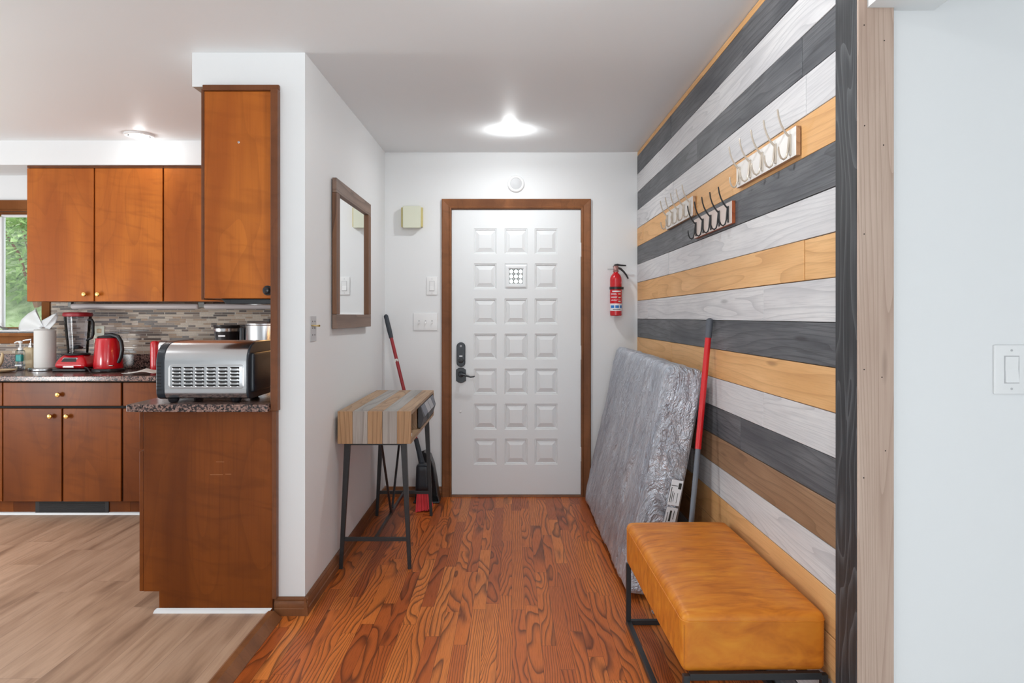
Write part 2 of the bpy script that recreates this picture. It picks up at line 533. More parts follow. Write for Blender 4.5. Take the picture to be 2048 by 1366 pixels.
    def build(s, name, mats, parent=None, local=False, bevel=0.0, smooth=35, seg=2, solid=0.0):
        off = Vector((0, 0, 0)) if (local or parent is None) else WO[parent]
        me = bpy.data.meshes.new(name)
        me.from_pydata([tuple(p - off) for p in s.v], [], s.f)
        if not isinstance(mats, (list, tuple)): mats = [mats]
        for m in mats: me.materials.append(m if not isinstance(m, str) else MAT[m])
        me.polygons.foreach_set('material_index', s.mi)
        at = me.attributes.new('seed', 'FLOAT', 'FACE')
        at.data.foreach_set('value', s.sd)
        me.update()
        if smooth:
            me.polygons.foreach_set('use_smooth', [True] * len(me.polygons))
            me.set_sharp_from_angle(angle=math.radians(smooth))
        o = bpy.data.objects.new(name, me)
        COL.objects.link(o)
        if parent is not None: o.parent = parent
        WO[o] = off.copy() if not local else (WO[parent].copy() if parent else Vector((0, 0, 0)))
        if solid:
            m = o.modifiers.new('solid', 'SOLIDIFY'); m.thickness = solid; m.offset = 0
        if bevel:
            m = o.modifiers.new('bevel', 'BEVEL'); m.width = bevel; m.segments = seg; m.limit_method = 'ANGLE'; m.angle_limit = math.radians(40)
            m.harden_normals = False
        return o


def thing(name, label, cat, loc=(0, 0, 0), rotz=0.0, group=None):
    o = bpy.data.objects.new(name, None)
    o.empty_display_size = .1
    COL.objects.link(o); o.location = loc; o.rotation_euler = (0, 0, rotz)
    o['label'] = label; o['category'] = cat
    if group: o['group'] = group
    WO[o] = Vector(loc)
    return o


def tag(o, label, cat, group=None):
    o['label'] = label; o['category'] = cat
    if group: o['group'] = group
    return o


def struct(o, label=None):
    o['kind'] = 'structure'
    if label: o['label'] = label
    return o


def bx(x0, x1, y0, y1, z0, z1):
    return MB().box(x0, x1, y0, y1, z0, z1)


def copy_thing(r, loc, rotz=None, label=None):
    c = r.copy(); COL.objects.link(c); c.location = loc; WO[c] = Vector(loc)
    if rotz is not None: c.rotation_euler = (0, 0, rotz)
    if label: c['label'] = label
    for ch in list(r.children):
        d = ch.copy(); COL.objects.link(d); d.parent = c; WO[d] = Vector(loc)
        for g in list(ch.children):
            e = g.copy(); COL.objects.link(e); e.parent = d
    return c


BACK = 4.965          # inner face of the entrance wall
CEIL = 2.444
XL = -.897            # left vestibule wall
PART = 3.0            # near end of the partition wall
KF = .02              # kitchen floor lies a little higher


def Xw(y): return .890 + .00786 * (BACK - y)      # face of the plank wall


# ------------------------------------------------------------------ setting
m = bx(-1.01, 4.2, 1.9, 5.1, -.05, 0)
struct(m.build('floor', 'oak', smooth=0))
m = bx(-5.3, -1.03, 1.9, 5.1, -.05, KF)
struct(m.build('floor_kitchen', 'vinyl', smooth=0))
MAT['bounce_floor'] = plain('pale_grey_bounce_floor', (.62, .62, .62), .9)  # unseen pale floor, added as a reflector to bounce neutral light onto the ceiling
struct(bx(-5.3, 4.2, -4.1, 1.9, -.05, .012).build('floor_living', 'bounce_floor', smooth=0), 'pale grey carpet added unseen behind the camera to bounce neutral light upward')
m = MB()
m.prism([(-1.045, 1.9, KF), (-1.03, 1.9, KF + .012), (-1.006, 1.9, KF + .012), (-.972, 1.9, .002), (-.972, 1.9, -.02), (-1.045, 1.9, -.02)], (0, 1.06, 0))
struct(m.build('trim_1', 'casing'))

# ceiling with a slight sag beside the partition
m = MB()
xs = [-5.3, -1.4, -.89, .9, 4.2]; ys = [-4.1, 3.0, 5.1]
zz = {(-5.3, 3.0): 2.42, (-1.4, 3.0): 2.408, (-.89, 3.0): 2.408, (-5.3, -4.1): 2.42, (-1.4, -4.1): 2.42, (-.89, -4.1): 2.42}
for i in range(4):
    for j in range(2):
        p = []
        for (a, b) in ((i, j), (i, j + 1), (i + 1, j + 1), (i + 1, j)):
            p.append((xs[a], ys[b], zz.get((xs[a], ys[b]), CEIL)))
        m.quad(*p)
        m.quad(*[(q[0], q[1], q[2] + .1) for q in reversed(p)])
struct(m.build('ceiling', 'ceil', smooth=0))

# entrance wall with door and kitchen window openings
DX0, DX1, DZ = (903 - CX) / 282, (1162 - CX) / 282, 2.035
WX0, WX1, WZ0, WZ1 = -4.35, -3.325, 1.16, 2.02
m = MB()
yb = BACK + .14
for r in ((-5.3, WX0, 0, CEIL), (WX0, WX1, 0, WZ0), (WX0, WX1, WZ1, CEIL), (WX1, DX0 - .01, 0, CEIL), (DX0 - .01, DX1 + .01, DZ + .008, CEIL), (DX1 + .01, 4.2, 0, CEIL)):
    m.box(r[0], r[1], BACK, yb, r[2], r[3] + .02)
struct(m.build('wall_back', 'wall', smooth=0))

# partition wall between vestibule and kitchen, slightly out of square
m = MB()
m.hexa([(-1.003, PART, 0), (-.887, PART, 0), (-.9007, BACK, 0), (-1.003, BACK, 0), (-1.003, PART, CEIL), (-.887, PART, CEIL), (-.9007, BACK, CEIL), (-1.003, BACK, CEIL)])
struct(m.build('wall_left', 'wall', smooth=0))

# soffit above the wall cabinets
m = MB()
m.cur = 0
m.box(-1.371, -1.003, PART, 4.62, 2.262, CEIL)
m.box(-5.3, -.995, 4.62, BACK, 2.278, CEIL)
m.cur = 1
m.quad((-1.369, PART + .002, 2.2615), (-1.369, 4.62, 2.2615), (-1.004, 4.62, 2.2615), (-1.004, PART + .002, 2.2615))
struct(m.build('trim_2', ['wall', 'raw_wood'], smooth=0), 'white soffit above the kitchen wall cabinets')

# rear and side walls of the living room and kitchen, out of the picture
m = MB()
for r in ((-5.3, -3.6, 0, CEIL), (-3.6, -1.2, 0, .4), (-3.6, -1.2, 2.3, CEIL), (-1.2, .4, 0, CEIL), (.4, 2.8, 0, .4), (.4, 2.8, 2.3, CEIL), (2.8, 4.2, 0, CEIL)):
    m.box(r[0], r[1], -4.1, -4.0, r[2], r[3])
struct(m.build('wall_rear', 'wall', smooth=0))
m = MB()
for r in ((-4.1, 1.3, 0, CEIL), (1.3, 3.5, 2.2, CEIL), (3.5, 5.1, 0, CEIL)):
    m.box(-5.3, -5.2, r[0], r[1], r[2], r[3])
struct(m.build('wall_kitchen_left', 'wall', smooth=0))
struct(bx(4.1, 4.2, -4.0, 1.83, 0, CEIL).build('wall_living_right', 'wall', smooth=0))
struct(bx(.987, 4.2, 1.826, 1.94, 0, CEIL).build('wall_front_right', 'wall', smooth=0), 'white wall with light switch right of the plank wall')
# beam box running forward under the ceiling beside the tan trim
s_ = 1400 / 1.79
m = MB().prism([(.918, 1.45, 2.075), (.918, 1.8085, 2.075), (.9885, 1.8085, 2.075), (.9885, 1.8255, 2.075), (1.1, 1.8255, 2.075), (1.1, 1.45, 2.075)], (0, 0, CEIL - 2.075))
struct(m.build('trim_3', 'wall', smooth=0), 'white boxed beam at the top of the tan post')

# plank wall
wr = bx(.93, 1.05, 1.94, BACK, 0, CEIL).build('wall_right', 'drywall_dark', smooth=0)
struct(wr, 'wall clad in horizontal grey, white and natural boards')
rows = [('n', [3.1]), ('d', [3.95, 2.75]), ('w', [4.25, 3.05]), ('d', [3.41, 2.2]), ('w', [3.89, 2.17]), ('n', [4.76, 2.87]), ('d', [3.69]), ('w', [4.0]),
        ('n', [4.28, 2.18]), ('w', [4.6, 2.53]), ('d', [3.96]), ('n', [3.93]), ('w', [2.53]), ('d', [4.2, 2.78]), ('b', [3.9]), ('w', [3.5]), ('n', [2.94]), ('n', [2.3]), ('w', [3.3]), ('d', [2.7])]
m = MB()
ci = {'w': 0, 'd': 1, 'n': 2, 'b': 3}
zt = 2.412
m.v = []
sd = 1
for i, (c, js) in enumerate(rows):
    z1 = CEIL - .004 if i == 0 else zt - .128 * (i - 1) - .0011
    z0 = zt - .128 * i + .0011
    z0 = max(z0, .001)
    if z1 <= z0: continue
    ed = sorted([1.935] + js + [BACK - .002])
    for a, b in zip(ed[:-1], ed[1:]):
        m.cur = ci[c]; m.seed = sd * .173; sd += 1
        e = rnd.uniform(0, .0035)
        a2, b2 = a + .0006, b - .0006
        m.hexa([(Xw(a2) - e, a2, z0), (.932, a2, z0), (.932, b2, z0), (Xw(b2) - e, b2, z0), (Xw(a2) - e, a2, z1), (.932, a2, z1), (.932, b2, z1), (Xw(b2) - e, b2, z1)])
m.build('plank_cladding', ['p_white', 'p_dark', 'p_nat', 'p_brown'], wr, smooth=0, bevel=.0012, seg=1)
# corner trim boards at the near end of the plank wall
m = MB(); m.seed = .37
m.box(.894, .93, 1.8165, 1.936, 0, CEIL)
struct(m.build('trim_4', 'post_dark', smooth=0, bevel=.002), 'black stained corner board at the near end of the plank wall')
m = MB(); m.seed = .61
m.box(.8945, .9875, 1.809, 1.8163, 0, CEIL)
struct(m.build('trim_5', 'post_tan', smooth=0, bevel=.002), 'tan corner board facing the camera')
for (x, z) in ((.91, 2.03), (.962, 1.99), (.911, 1.77), (.96, 1.72), (.91, 1.49), (.91, 1.14), (.956, 1.12), (.909, .86), (.965, .93)):
    MB().lathe([(.0018, 1.81), (.0018, 1.8085)], (x, 0, z), 'y', 8).build('nail_hole', 'drywall_dark', bpy.data.objects['trim_5'])

# door casing
m = MB()
prof = [(0, 0), (0, .012), (.010, .015), (.018, .011), (.030, .014), (.048, .019), (.060, .022), (.067, .018), (.067, 0)]
def P4(d, h):
    y = BACK - h
    return [Vector((DX0 - .001 - d, y, 0)), Vector((DX0 - .001 - d, y, DZ + .006 + d)), Vector((DX1 + .001 + d, y, DZ + .006 + d)), Vector((DX1 + .001 + d, y, 0))]
for (a, b) in zip(prof[:-1], prof[1:]):
    A, B = P4(*a), P4(*b)
    for k in range(3):
        m.quad(A[k], A[k + 1], B[k + 1], B[k])
m.box(DX0 - .0105, DX0 - .0005, BACK - .001, BACK + .13, 0, DZ + .006)
m.box(DX1 + .0005, DX1 + .0105, BACK - .001, BACK + .13, 0, DZ + .006)
m.box(DX0, DX1, BACK - .001, BACK + .13, DZ + .001, DZ + .0075)
struct(m.build('trim_6', 'casing', smooth=30), 'stained wood casing around the entrance door')
m = MB()
m.prism([(DX0, BACK - .012, 0), (DX0, BACK - .008, .012), (DX0, BACK + .13, .016), (DX0, BACK + .13, 0)], (DX1 - DX0, 0, 0))
struct(m.build('trim_7', 'casing', smooth=0), 'wood door sill')

# baseboards
def baseboard(name, p, q, nrm, h=.078):
    p, q, n = Vector((*p, 0)), Vector((*q, 0)), Vector((*nrm, 0))
    pr = [(0, 0), (.016, 0), (.016, .03), (.013, .034), (.014, .05), (.009, .062), (.010, .068), (.005, h), (0, h)]
    mm = MB()
    poly = [p + n * a + Vector((0, 0, b)) for a, b in pr]
    mm.prism(poly, q - p)
    o = mm.build(name, 'casing', smooth=30)
    bmn = bmesh.new(); bmn.from_mesh(o.data); bmesh.ops.recalc_face_normals(bmn, faces=bmn.faces); bmn.to_mesh(o.data); bmn.free()
    o.data.set_sharp_from_angle(angle=math.radians(30))
    return struct(o)
baseboard('baseboard_left', (-.8865, PART - .018), (-.8995, BACK - .001), (1, .007))
baseboard('baseboard_end', (-1.015, PART - .001), (-.871, PART - .001), (0, -1))
baseboard('baseboard_back', (-.884, BACK - .001), (DX0 - .069, BACK - .001), (0, -1), .072)
baseboard('baseboard_back_right', (DX1 + .069, BACK - .001), (.885, BACK - .001), (0, -1), .072)

# entrance door: slab, panels, viewer, hardware
DY = BACK + .003
dx0, dx1, dz0, dz1 = DX0 + .002, DX1 - .002, .014, DZ - .004
pw, ph = .163, .182
cols_ = [(970.5 - CX) / 282, (1032 - CX) / 282, (1092.5 - CX) / 282]
rowsz = [EYE - (482.5 + 70.15 * r - CY) / 282 for r in range(7)]
xc = [dx0] + [c + s * pw / 2 for c in cols_ for s in (-1, 1)] + [dx1]
zc = [dz0] + [c + s * ph / 2 for c in reversed(rowsz) for s in (-1, 1)] + [dz1]
m = MB()
def ring(c, z, w, h, y): return [(c - w / 2, y, z - h / 2), (c + w / 2, y, z - h / 2), (c + w / 2, y, z + h / 2), (c - w / 2, y, z + h / 2)]
def frusta(mm, c, z, levels, close=True):
    R = [ring(c, z, w, h, y) for (w, h, y) in levels]
    for A, B in zip(R[:-1], R[1:]):
        for k in range(4):
            k2 = (k + 1) % 4
            mm.quad(A[k], A[k2], B[k2], B[k])
    if close: mm.quad(*R[-1])
for i in range(len(xc) - 1):
    for j in range(len(zc) - 1):
        if i % 2 == 1 and j % 2 == 1:
            c, z = cols_[i // 2], rowsz[6 - j // 2]
            if i // 2 == 1 and 6 - j // 2 == 1:
                frusta(m, c, z, [(pw, ph, DY), (pw - .012, ph - .012, DY + .005), (.135, .145, DY + .005), (.135, .145, DY + .044)], False)
            else:
                frusta(m, c, z, [(pw, ph, DY), (pw - .008, ph - .008, DY + .004), (pw - .016, ph - .016, DY + .0035), (pw - .026, ph - .026, DY + .011), (.086, .094, DY + .0015)])
        else:
            m.quad((xc[i], DY, zc[j]), (xc[i + 1], DY, zc[j]), (xc[i + 1], DY, zc[j + 1]), (xc[i], DY, zc[j + 1]))
yd = DY + .044
vx, vz = cols_[1], rowsz[1]
for r in ((dx0, vx - .0675, dz0, dz1), (vx + .0675, dx1, dz0, dz1), (vx - .0675, vx + .0675, dz0, vz - .0725), (vx - .0675, vx + .0675, vz + .0725, dz1)):
    m.quad((r[0], yd, r[3]), (r[1], yd, r[3]), (r[1], yd, r[2]), (r[0], yd, r[2]))
m.quad((dx0, DY, dz0), (dx0, DY, dz1), (dx0, yd, dz1), (dx0, yd, dz0)); m.quad((dx1, DY, dz1), (dx1, DY, dz0), (dx1, yd, dz0), (dx1, yd, dz1))
m.quad((dx0, DY, dz1), (dx1, DY, dz1), (dx1, yd, dz1), (dx0, yd, dz1)); m.quad((dx0, DY, dz0), (dx0, yd, dz0), (dx1, yd, dz0), (dx1, DY, dz0))
door = struct(m.build('door_1', 'door', smooth=0), 'white entrance door with rows of raised square panels')
# viewer window in the door
m = MB()
frusta(m, vx, vz, [(.146, .156, DY + .005), (.146, .156, DY - .006), (.135, .145, DY - .008), (.108, .116, DY - .008), (.108, .116, DY - .003), (.098, .106, DY - .003), (.098, .106, DY + .02)], False)
vf = m.build('viewer_frame', 'door', door, smooth=0)
m = MB()
gw, gh = .098 / 3, .106 / 3
n = 24
for i in range(3):
    for j in range(3):
        c, z = vx + (i - 1) * gw, vz + (j - 1) * gh
        b = len(m.v)
        for k in range(n):
            t = 2 * math.pi * (k + .5) / n
            ct, st = math.cos(t), math.sin(t)
            q = 1 / max(abs(ct), abs(st))
            m.v.append(Vector((c + ct * q * gw / 2, DY + .008, z + st * q * gh / 2)))
        for k in range(n):
            t = 2 * math.pi * (k + .5) / n
            m.v.append(Vector((c + math.cos(t) * gw * .44, DY + .008, z + math.sin(t) * gh * .44)))
        for k in range(n):
            k2 = (k + 1) % n
            m.face((b + k, b + k2, b + n + k2, b + n + k))
m.build('viewer_grille', 'olive_grille', vf, solid=.004)
bx(vx - .0675, vx + .0675, DY + .026, DY + .03, vz - .0725, vz + .0725).build('viewer_glass', 'pane', vf, smooth=0)
# hinges
for z in (1.75, 1.02, .3):
    mm = bx(DX1 - .006, DX1 + .004, DY - .006, DY + .004, z - .05, z + .05)
    mm.build('hinge', 'door', door, bevel=.002)
# smart deadbolt
lx, lz = (922.2 - CX) / 282, EYE - (709 - CY) / 282
m = MB()
pts = []
for k in range(32):
    t = 2 * math.pi * k / 32
    pts.append((lx + .031 * math.cos(t), DY, lz + (.056 if math.sin(t) >= 0 else -.056) + .031 * math.sin(t)))
m.prism(pts, (0, -.024, 0))
lock = m.build('deadbolt', 'navy_black', door, bevel=.004)
lock['label'] = 'black oval electronic deadbolt'
MB().lathe([(.0075, 0), (.0075, -.001)], (lx, DY - .0242, lz + .061), 'y', 20).build('logo_disc', 'patch_b', lock)
bx(lx - .011, lx + .011, DY - .0252, DY - .024, lz - .015, lz - .006).build('name_plate', 'label_white', lock)
m = MB().lathe([(.019, 0), (.019, -.006), (.016, -.007)], (lx, DY - .024, lz - .042), 'y', 24)
m.box(lx - .017, lx + .017, DY - .045, DY - .028, lz - .048, lz - .037)
m.build('thumb_turn', 'black_metal', lock, bevel=.002)
# lever handle
hx, hz = (922 - CX) / 282, EYE - (750.5 - CY) / 282
m = MB()
o2 = [(-.035, -.042), (-.035, .042), (-.028, .043), (-.02, .05), (0, .055), (.02, .05), (.028, .043), (.035, .042), (.035, -.042), (.028, -.043), (.02, -.05), (0, -.056), (-.02, -.05), (-.028, -.043)]
m.prism([(hx + a, DY, hz + b) for a, b in reversed(o2)], (0, -.009, 0))
hd = m.build('door_handle', 'navy_black', door, bevel=.003)
hd['label'] = 'black lever handle'
m = MB()
m.lathe([(.022, 0), (.02, -.012), (.012, -.016), (.011, -.05)], (hx, DY - .008, hz + .008), 'y', 20)
m.tube([(hx - .004, DY - .058, hz + .010), (hx + .02, DY - .06, hz + .009), (hx + .045, DY - .058, hz), (hx + .07, DY - .057, hz - .008), (hx + .092, DY - .056, hz - .006), (hx + .101, DY - .055, hz - .001)], [.009, .008, .0065, .006, .005, .003], 12)
m.build('lever', 'navy_black', hd)
MB().lathe([(.008, 0), (.004, -.004)], ((921 - CX) / 282, DY, EYE - (824 - CY) / 282), 'y', 12).build('dent_patch', 'door', door)

# kitchen window
sx = (82 - CX) / 287
m = MB()
cp = [(0, .012), (.012, .02), (.05, .02), (.058, .014), (.058, 0)]
cy_ = BACK
# casing boards: right, top, bottom (stool and apron)
m.box(WX1, WX1 + .058, BACK - .02, BACK, WZ0 - .06, WZ1 + .08)
m.box(WX0 - .058, WX1 + .0, BACK - .02, BACK, WZ1, WZ1 + .08)
m.box(WX0 - .058, WX1, BACK - .028, BACK, WZ1 + .0, WZ1 + .012)
m.box(WX0 - .058, WX1 + .058, BACK - .045, BACK - .0005, WZ0 - .022, WZ0)
m.box(WX0 - .058, WX1, BACK - .018, BACK, WZ0 - .075, WZ0 - .022)
m.box(WX0 - .058, WX0, BACK - .02, BACK, WZ0, WZ1)
m.box(WX1 - .012, WX1, BACK, BACK + .13, WZ0, WZ1); m.box(WX0, WX0 + .012, BACK, BACK + .13, WZ0, WZ1)
m.box(WX0, WX1, BACK, BACK + .13, WZ0, WZ0 + .012); m.box(WX0, WX1, BACK, BACK + .13, WZ1 - .012, WZ1)
win = struct(m.build('window_1', 'window_wood', smooth=0, bevel=.003), 'kitchen window with wood casing at the left edge')
m = MB()
wy = BACK + .05
mx = (0 - CX) / 279
fx0 = -3.66
m.box(fx0 - .16, fx0 - .055, wy - .02, wy + .03, WZ0 + .012, WZ1 - .012)
m.box(fx0 - .05, fx0 + .012, wy - .01, wy + .03, WZ0 + .03, WZ1 - .03)
m.box(fx0, WX1 - .012, wy, wy + .03, WZ1 - .03, WZ1 - .012)
m.box(WX1 - .03, WX1 - .012, wy, wy + .03, WZ0 + .03, WZ1 - .03)
wf = m.build('window_frame', 'white_plastic', win, smooth=0, bevel=.003)
bx(fx0 + .013, WX1 - .012, wy, wy + .03, WZ0 + .0125, WZ0 + .04).build('bottom_rail', 'window_wood', wf, smooth=0)
bx(fx0, WX1 - .02, wy + .012, wy + .016, WZ0 + .03, WZ1 - .03).build('window_pane', 'pane', win, smooth=0)
bx(WX0 + .01, fx0 - .15, wy + .012, wy + .016, WZ0 + .03, WZ1 - .03).build('window_pane', 'pane', win, smooth=0)
m = MB()
m.box(fx0 + .03, fx0 + .14, wy - .03, wy - .002, WZ0 + .012, WZ0 + .03)
m.tube([(fx0 + .07, wy - .03, WZ0 + .03), (fx0 + .04, wy - .045, WZ0 + .036), (fx0 + .02, wy - .05, WZ0 + .05), (fx0 + .0, wy - .05, WZ0 + .06)], .006, 8)
m.build('window_crank', 'olive_grille', win)

# tiled backsplash behind the counter
m = bx(WX1 + .059, -1.0, BACK - .009, BACK - .0005, .914, 1.385)
m.box(-5.2, WX1 + .058, BACK - .009, BACK - .0005, .914, WZ0 - .076)
m.box(-1.012, -1.0035, 3.05, BACK - .01, .914, 1.345)
struct(m.build('wall_backsplash', 'mosaic', smooth=0), 'strip mosaic of grey, beige and brown tiles')

# hillside garden seen through the kitchen window
def greens(name, cs, scale):
    t = T(name)
    n = t.noise(t.obj(), scale, 5, .65, .4)
    c = t.ramp(n, [(.3, cs[0]), (.48, cs[1]), (.62, cs[2]), (.76, cs[3])])
    t.bump(n, .6, .1)
    return t.set(color=c, rough=.85)
MAT['grass'] = greens('grassy_bank', [lin(96, 116, 76), lin(150, 172, 116), lin(184, 200, 152), lin(204, 212, 180)], 3.5)
MAT['leaf_dark'] = greens('dark_leaves', [lin(52, 84, 44), lin(84, 120, 62), lin(118, 152, 84), lin(150, 176, 110)], 6)
MAT['leaf_light'] = greens('light_leaves', [lin(108, 142, 78), lin(150, 182, 106), lin(180, 204, 134), lin(204, 220, 168)], 6)
m = MB()
gx, gy = 26, 30
for j in range(gy + 1):
    for i in range(gx + 1):
        x = -15 + 12 * i / gx; y = 7.0 + 14 * j / gy
        z = .3 + max(0, y - 7.2) * .62 + mnoise.noise(Vector((x * .7, y * .7, 0))) * .35
        m.v.append(Vector((x, y, z)))
for j in range(gy):
    for i in range(gx):
        a = j * (gx + 1) + i
        m.face((a, a + 1, a + gx + 2, a + gx + 1))
struct(m.build('ground_hillside', 'grass'))
def shrub(x, y, z, R, H, mat, label, nl=900):
    r = thing('garden_shrub', label, 'shrub', (x, y, z), group=None)
    m = MB()
    for k in range(nl):
        a, b = rnd.uniform(0, 2 * math.pi), rnd.random() ** .6
        h = rnd.random()
        rr = R * b * math.sin(math.pi * min(.97, .12 + h * .85)) ** .7
        p = Vector((x + rr * math.cos(a), y + rr * math.sin(a), z + h * H))
        d = Vector((math.cos(a) + rnd.uniform(-.6, .6), math.sin(a) + rnd.uniform(-.6, .6), rnd.uniform(-.5, .6))).normalized()
        s2 = d.cross(Vector((rnd.uniform(-1, 1), rnd.uniform(-1, 1), 1))).normalized()
        L, wd = rnd.uniform(.10, .22), rnd.uniform(.02, .045)
        m.quad(p, p + d * L * .5 + s2 * wd, p + d * L + Vector((0, 0, -.03)), p + d * L * .5 - s2 * wd)
    m.build('foliage', mat, r, smooth=0)
    m = MB()
    for k in range(5):
        a = k * 1.3
        m.tube([(x, y, z - .2), (x + .3 * R * math.cos(a), y + .3 * R * math.sin(a), z + .5 * H), (x + .6 * R * math.cos(a), y + .6 * R * math.sin(a), z + .85 * H)], [.03, .02, .008], 6)
    m.build('stem', 'casing', r)
shrub(-7.1, 10.4, 2.3, 1.0, 1.7, 'leaf_dark', 'dark green shrub high on the grassy bank outside the window')
shrub(-6.3, 9.3, 1.55, .7, 1.1, 'leaf_light', 'pale green fern-like shrub lower on the bank outside the window')
shrub(-9.6, 12.6, 3.5, 1.2, 2.0, 'leaf_light', 'light green bush behind the dark shrub outside the window')

# ------------------------------------------------------------------ recessed lights
def can(x, y, label):
    zc_ = 2.444 if x > -1 else 2.43
    r = thing('recessed_light', label, 'ceiling light', (x, y, zc_), group=None)
    MB().lathe([(.066, -.004), (.08, -.006), (.086, -.004), (.087, .012), (.06, .012), (.06, .002), (.066, -.004)], (x, y, zc_ - .003), 'z', 40).build('trim_ring', 'white_plastic', r)
    MB().lathe([(0, -.012), (.03, -.010), (.055, -.004), (.066, 0), (.066, .005), (0, .005)], (x, y, zc_ - .004), 'z', 40).build('lens', 'lens', r)
can(-.012, 4.33, 'lit round ceiling light in front of the entrance door')
can(-2.37, 4.45, 'lit round ceiling light above the kitchen wall cabinets')

# ------------------------------------------------------------------ kitchen cabinets
def knob(x, y, z, parent, mat='brass', dirv='y', r=.0155):
    mm = MB()
    pr = [(.007, 0), (.006, -.012), (r * .8, -.016), (r, -.022), (r * .85, -.029), (r * .4, -.032), (0, -.0325)]
    mm.lathe(pr, (x, y, z), 'y', 18)
    return mm.build('knob', mat, parent)

UY = 4.635
def S(px, s): return (px - CX) / s
sU = 302.0
u = thing('wall_cabinet', 'wide wood wall cabinet with two doors and brass knobs', 'cabinet', (-2.76, 4.8, 1.376), group='kitchen wall cabinets')
bx(-3.212, -2.3115, UY + .021, BACK - .001, 1.376, 2.275).build('body', 'edge', u, smooth=0)
bx(-3.212, -2.3115, UY + .002, UY + .03, 2.262, 2.2765).build('top_rail', 'edge', u, smooth=0)
for (a, b, kx) in ((54, 187.3, 172), (190, 325, 199)):
    d = bx(S(a, sU), S(b, sU), UY, UY + .02, 1.377, 2.259).build('door', 'upper', u, bevel=.003)
    knob(S(kx, sU), UY, 1.424, d)
u = thing('wall_cabinet', 'wood wall cabinet with one visible door between two-door unit and end cabinet', 'cabinet', (-1.9, 4.8, 1.376), group='kitchen wall cabinets')
bx(-2.309, -1.335, UY + .021, BACK - .001, 1.376, 2.275).build('body', 'edge', u, smooth=0)
bx(-2.309, -1.372, UY + .002, UY + .03, 2.262, 2.2765).build('top_rail', 'edge', u, smooth=0)
bx(S(328, sU), -1.84, UY, UY + .02, 1.377, 2.259).build('door', 'upper', u, bevel=.003)

EY = 2.992
u = thing('wall_cabinet', 'tall wood end cabinet with round black knob beside the white partition', 'cabinet', (-1.17, 3.5, 1.35), group='kitchen wall cabinets')
bx(-1.312, -1.0135, EY + .018, 4.6, 1.354, 2.26).build('body', 'edge', u, smooth=0)
bx(-1.331, -1.3185, EY + .004, 3.5, 1.349, 2.252).build('door_edge', 'edge', u, smooth=0, bevel=.002)
bx(-1.331, -1.3185, 3.505, 4.55, 1.349, 2.252).build('door', 'upper', u, smooth=0, bevel=.002)
d = bx(-1.3155, -1.0245, EY, EY + .018, 1.354, 2.24).build('door', 'upper', u, bevel=.002)
k = MB().lathe([(.021, 0), (.021, -.006), (.016, -.008), (.014, -.006), (.010, -.006), (.009, -.014), (.013, -.02), (.011, -.027), (0, -.03)], (-1.043, EY, 1.388), 'y', 28).build('knob', 'black_plastic', d)
k['label'] = 'round black knob'
MB().lathe([(.005, .001), (.005, -.0008), (.002, -.0012), (.002, .001)], (-1.168, EY, 2.022), 'y', 12).build('screw_hole', 'steel', d)
bx(-1.318, -.992, EY - .014, EY + .006, 2.241, 2.264).build('top_moulding', 'edge', u, bevel=.003)

# stained trim strip running down the edge of the partition
m = bx(-1.0225, -.9925, 2.962, 2.999, .877, 2.241)
m.box(-1.018, -.9995, 2.968, 2.999, .078, .877)
struct(m.build('trim_8', 'edge', smooth=0, bevel=.002), 'dark stained strip down the partition edge')

# base cabinets, rear run
BY = 4.355
def base_unit(label, x0, x1, fronts, vent=None):
    u = thing('base_cabinet', label, 'cabinet', ((x0 + x1) / 2, 4.6, KF), group='kitchen base cabinets')
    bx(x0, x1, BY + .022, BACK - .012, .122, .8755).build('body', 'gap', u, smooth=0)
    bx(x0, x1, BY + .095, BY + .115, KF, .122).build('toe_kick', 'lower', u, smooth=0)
    for f in fronts:
        kind, a, b, z0, z1, kx, kz = f
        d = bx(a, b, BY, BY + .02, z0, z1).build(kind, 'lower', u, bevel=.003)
        if kx is not None: knob(kx, BY, kz, d)
    return u
sB = 321.5
zd0, zd1, zr0, zr1 = .125, .704, .720, .866
base_unit('wood sink base cabinet cut by the left picture edge', -4.6, -3.1695, [('door', -3.6, -3.172, zd0, zd1, None, 0), ('drawer', -3.6, -3.172, zr0, zr1, None, 0), ('door', -4.6, -3.606, zd0, zd1, None, 0), ('drawer', -4.6, -3.606, zr0, zr1, None, 0)])
base_unit('wood base cabinet with one wide drawer above two doors', -3.1685, -2.4265, [
    ('drawer', S(6, sB), S(242, sB), zr0, zr1, S(120, sB), EYE - (789 - CY) / sB),
    ('door', S(6, sB), S(123, sB), zd0, zd1, S(104, sB), EYE - (832 - CY) / sB),
    ('door', S(126, sB), S(242, sB), zd0, zd1, S(137, sB), EYE - (832 - CY) / sB)])
base_unit('wood corner base cabinet half hidden behind the end panel', -2.4255, -1.59, [('drawer', S(246, sB), -1.72, zr0, zr1, None, 0), ('door', S(246, sB), -1.72, zd0, zd1, None, 0)])
# vent grille in the toe space
v = tag(bx(S(68, 316), S(215, 316), BY + .088, BY + .0945, KF + .012, .118).build('floor_vent', 'black_metal', smooth=0), 'black vent grille in the toe space under the two-door base cabinet', 'vent')
m = MB()
for k in range(7):
    z = KF + .02 + k * .0125
    m.box(S(76, 316), S(207, 316), BY + .085, BY + .089, z, z + .005)
m.build('louver', 'gap', v, smooth=0)
m = MB().prism([(-4.6, BY + .0945, KF), (-4.6, BY + .08, KF), (-4.6, BY + .083, KF + .01), (-4.6, BY + .0945, KF + .015)], (3.05, 0, 0))
struct(m.build('baseboard_kitchen', 'quarter', smooth=20))

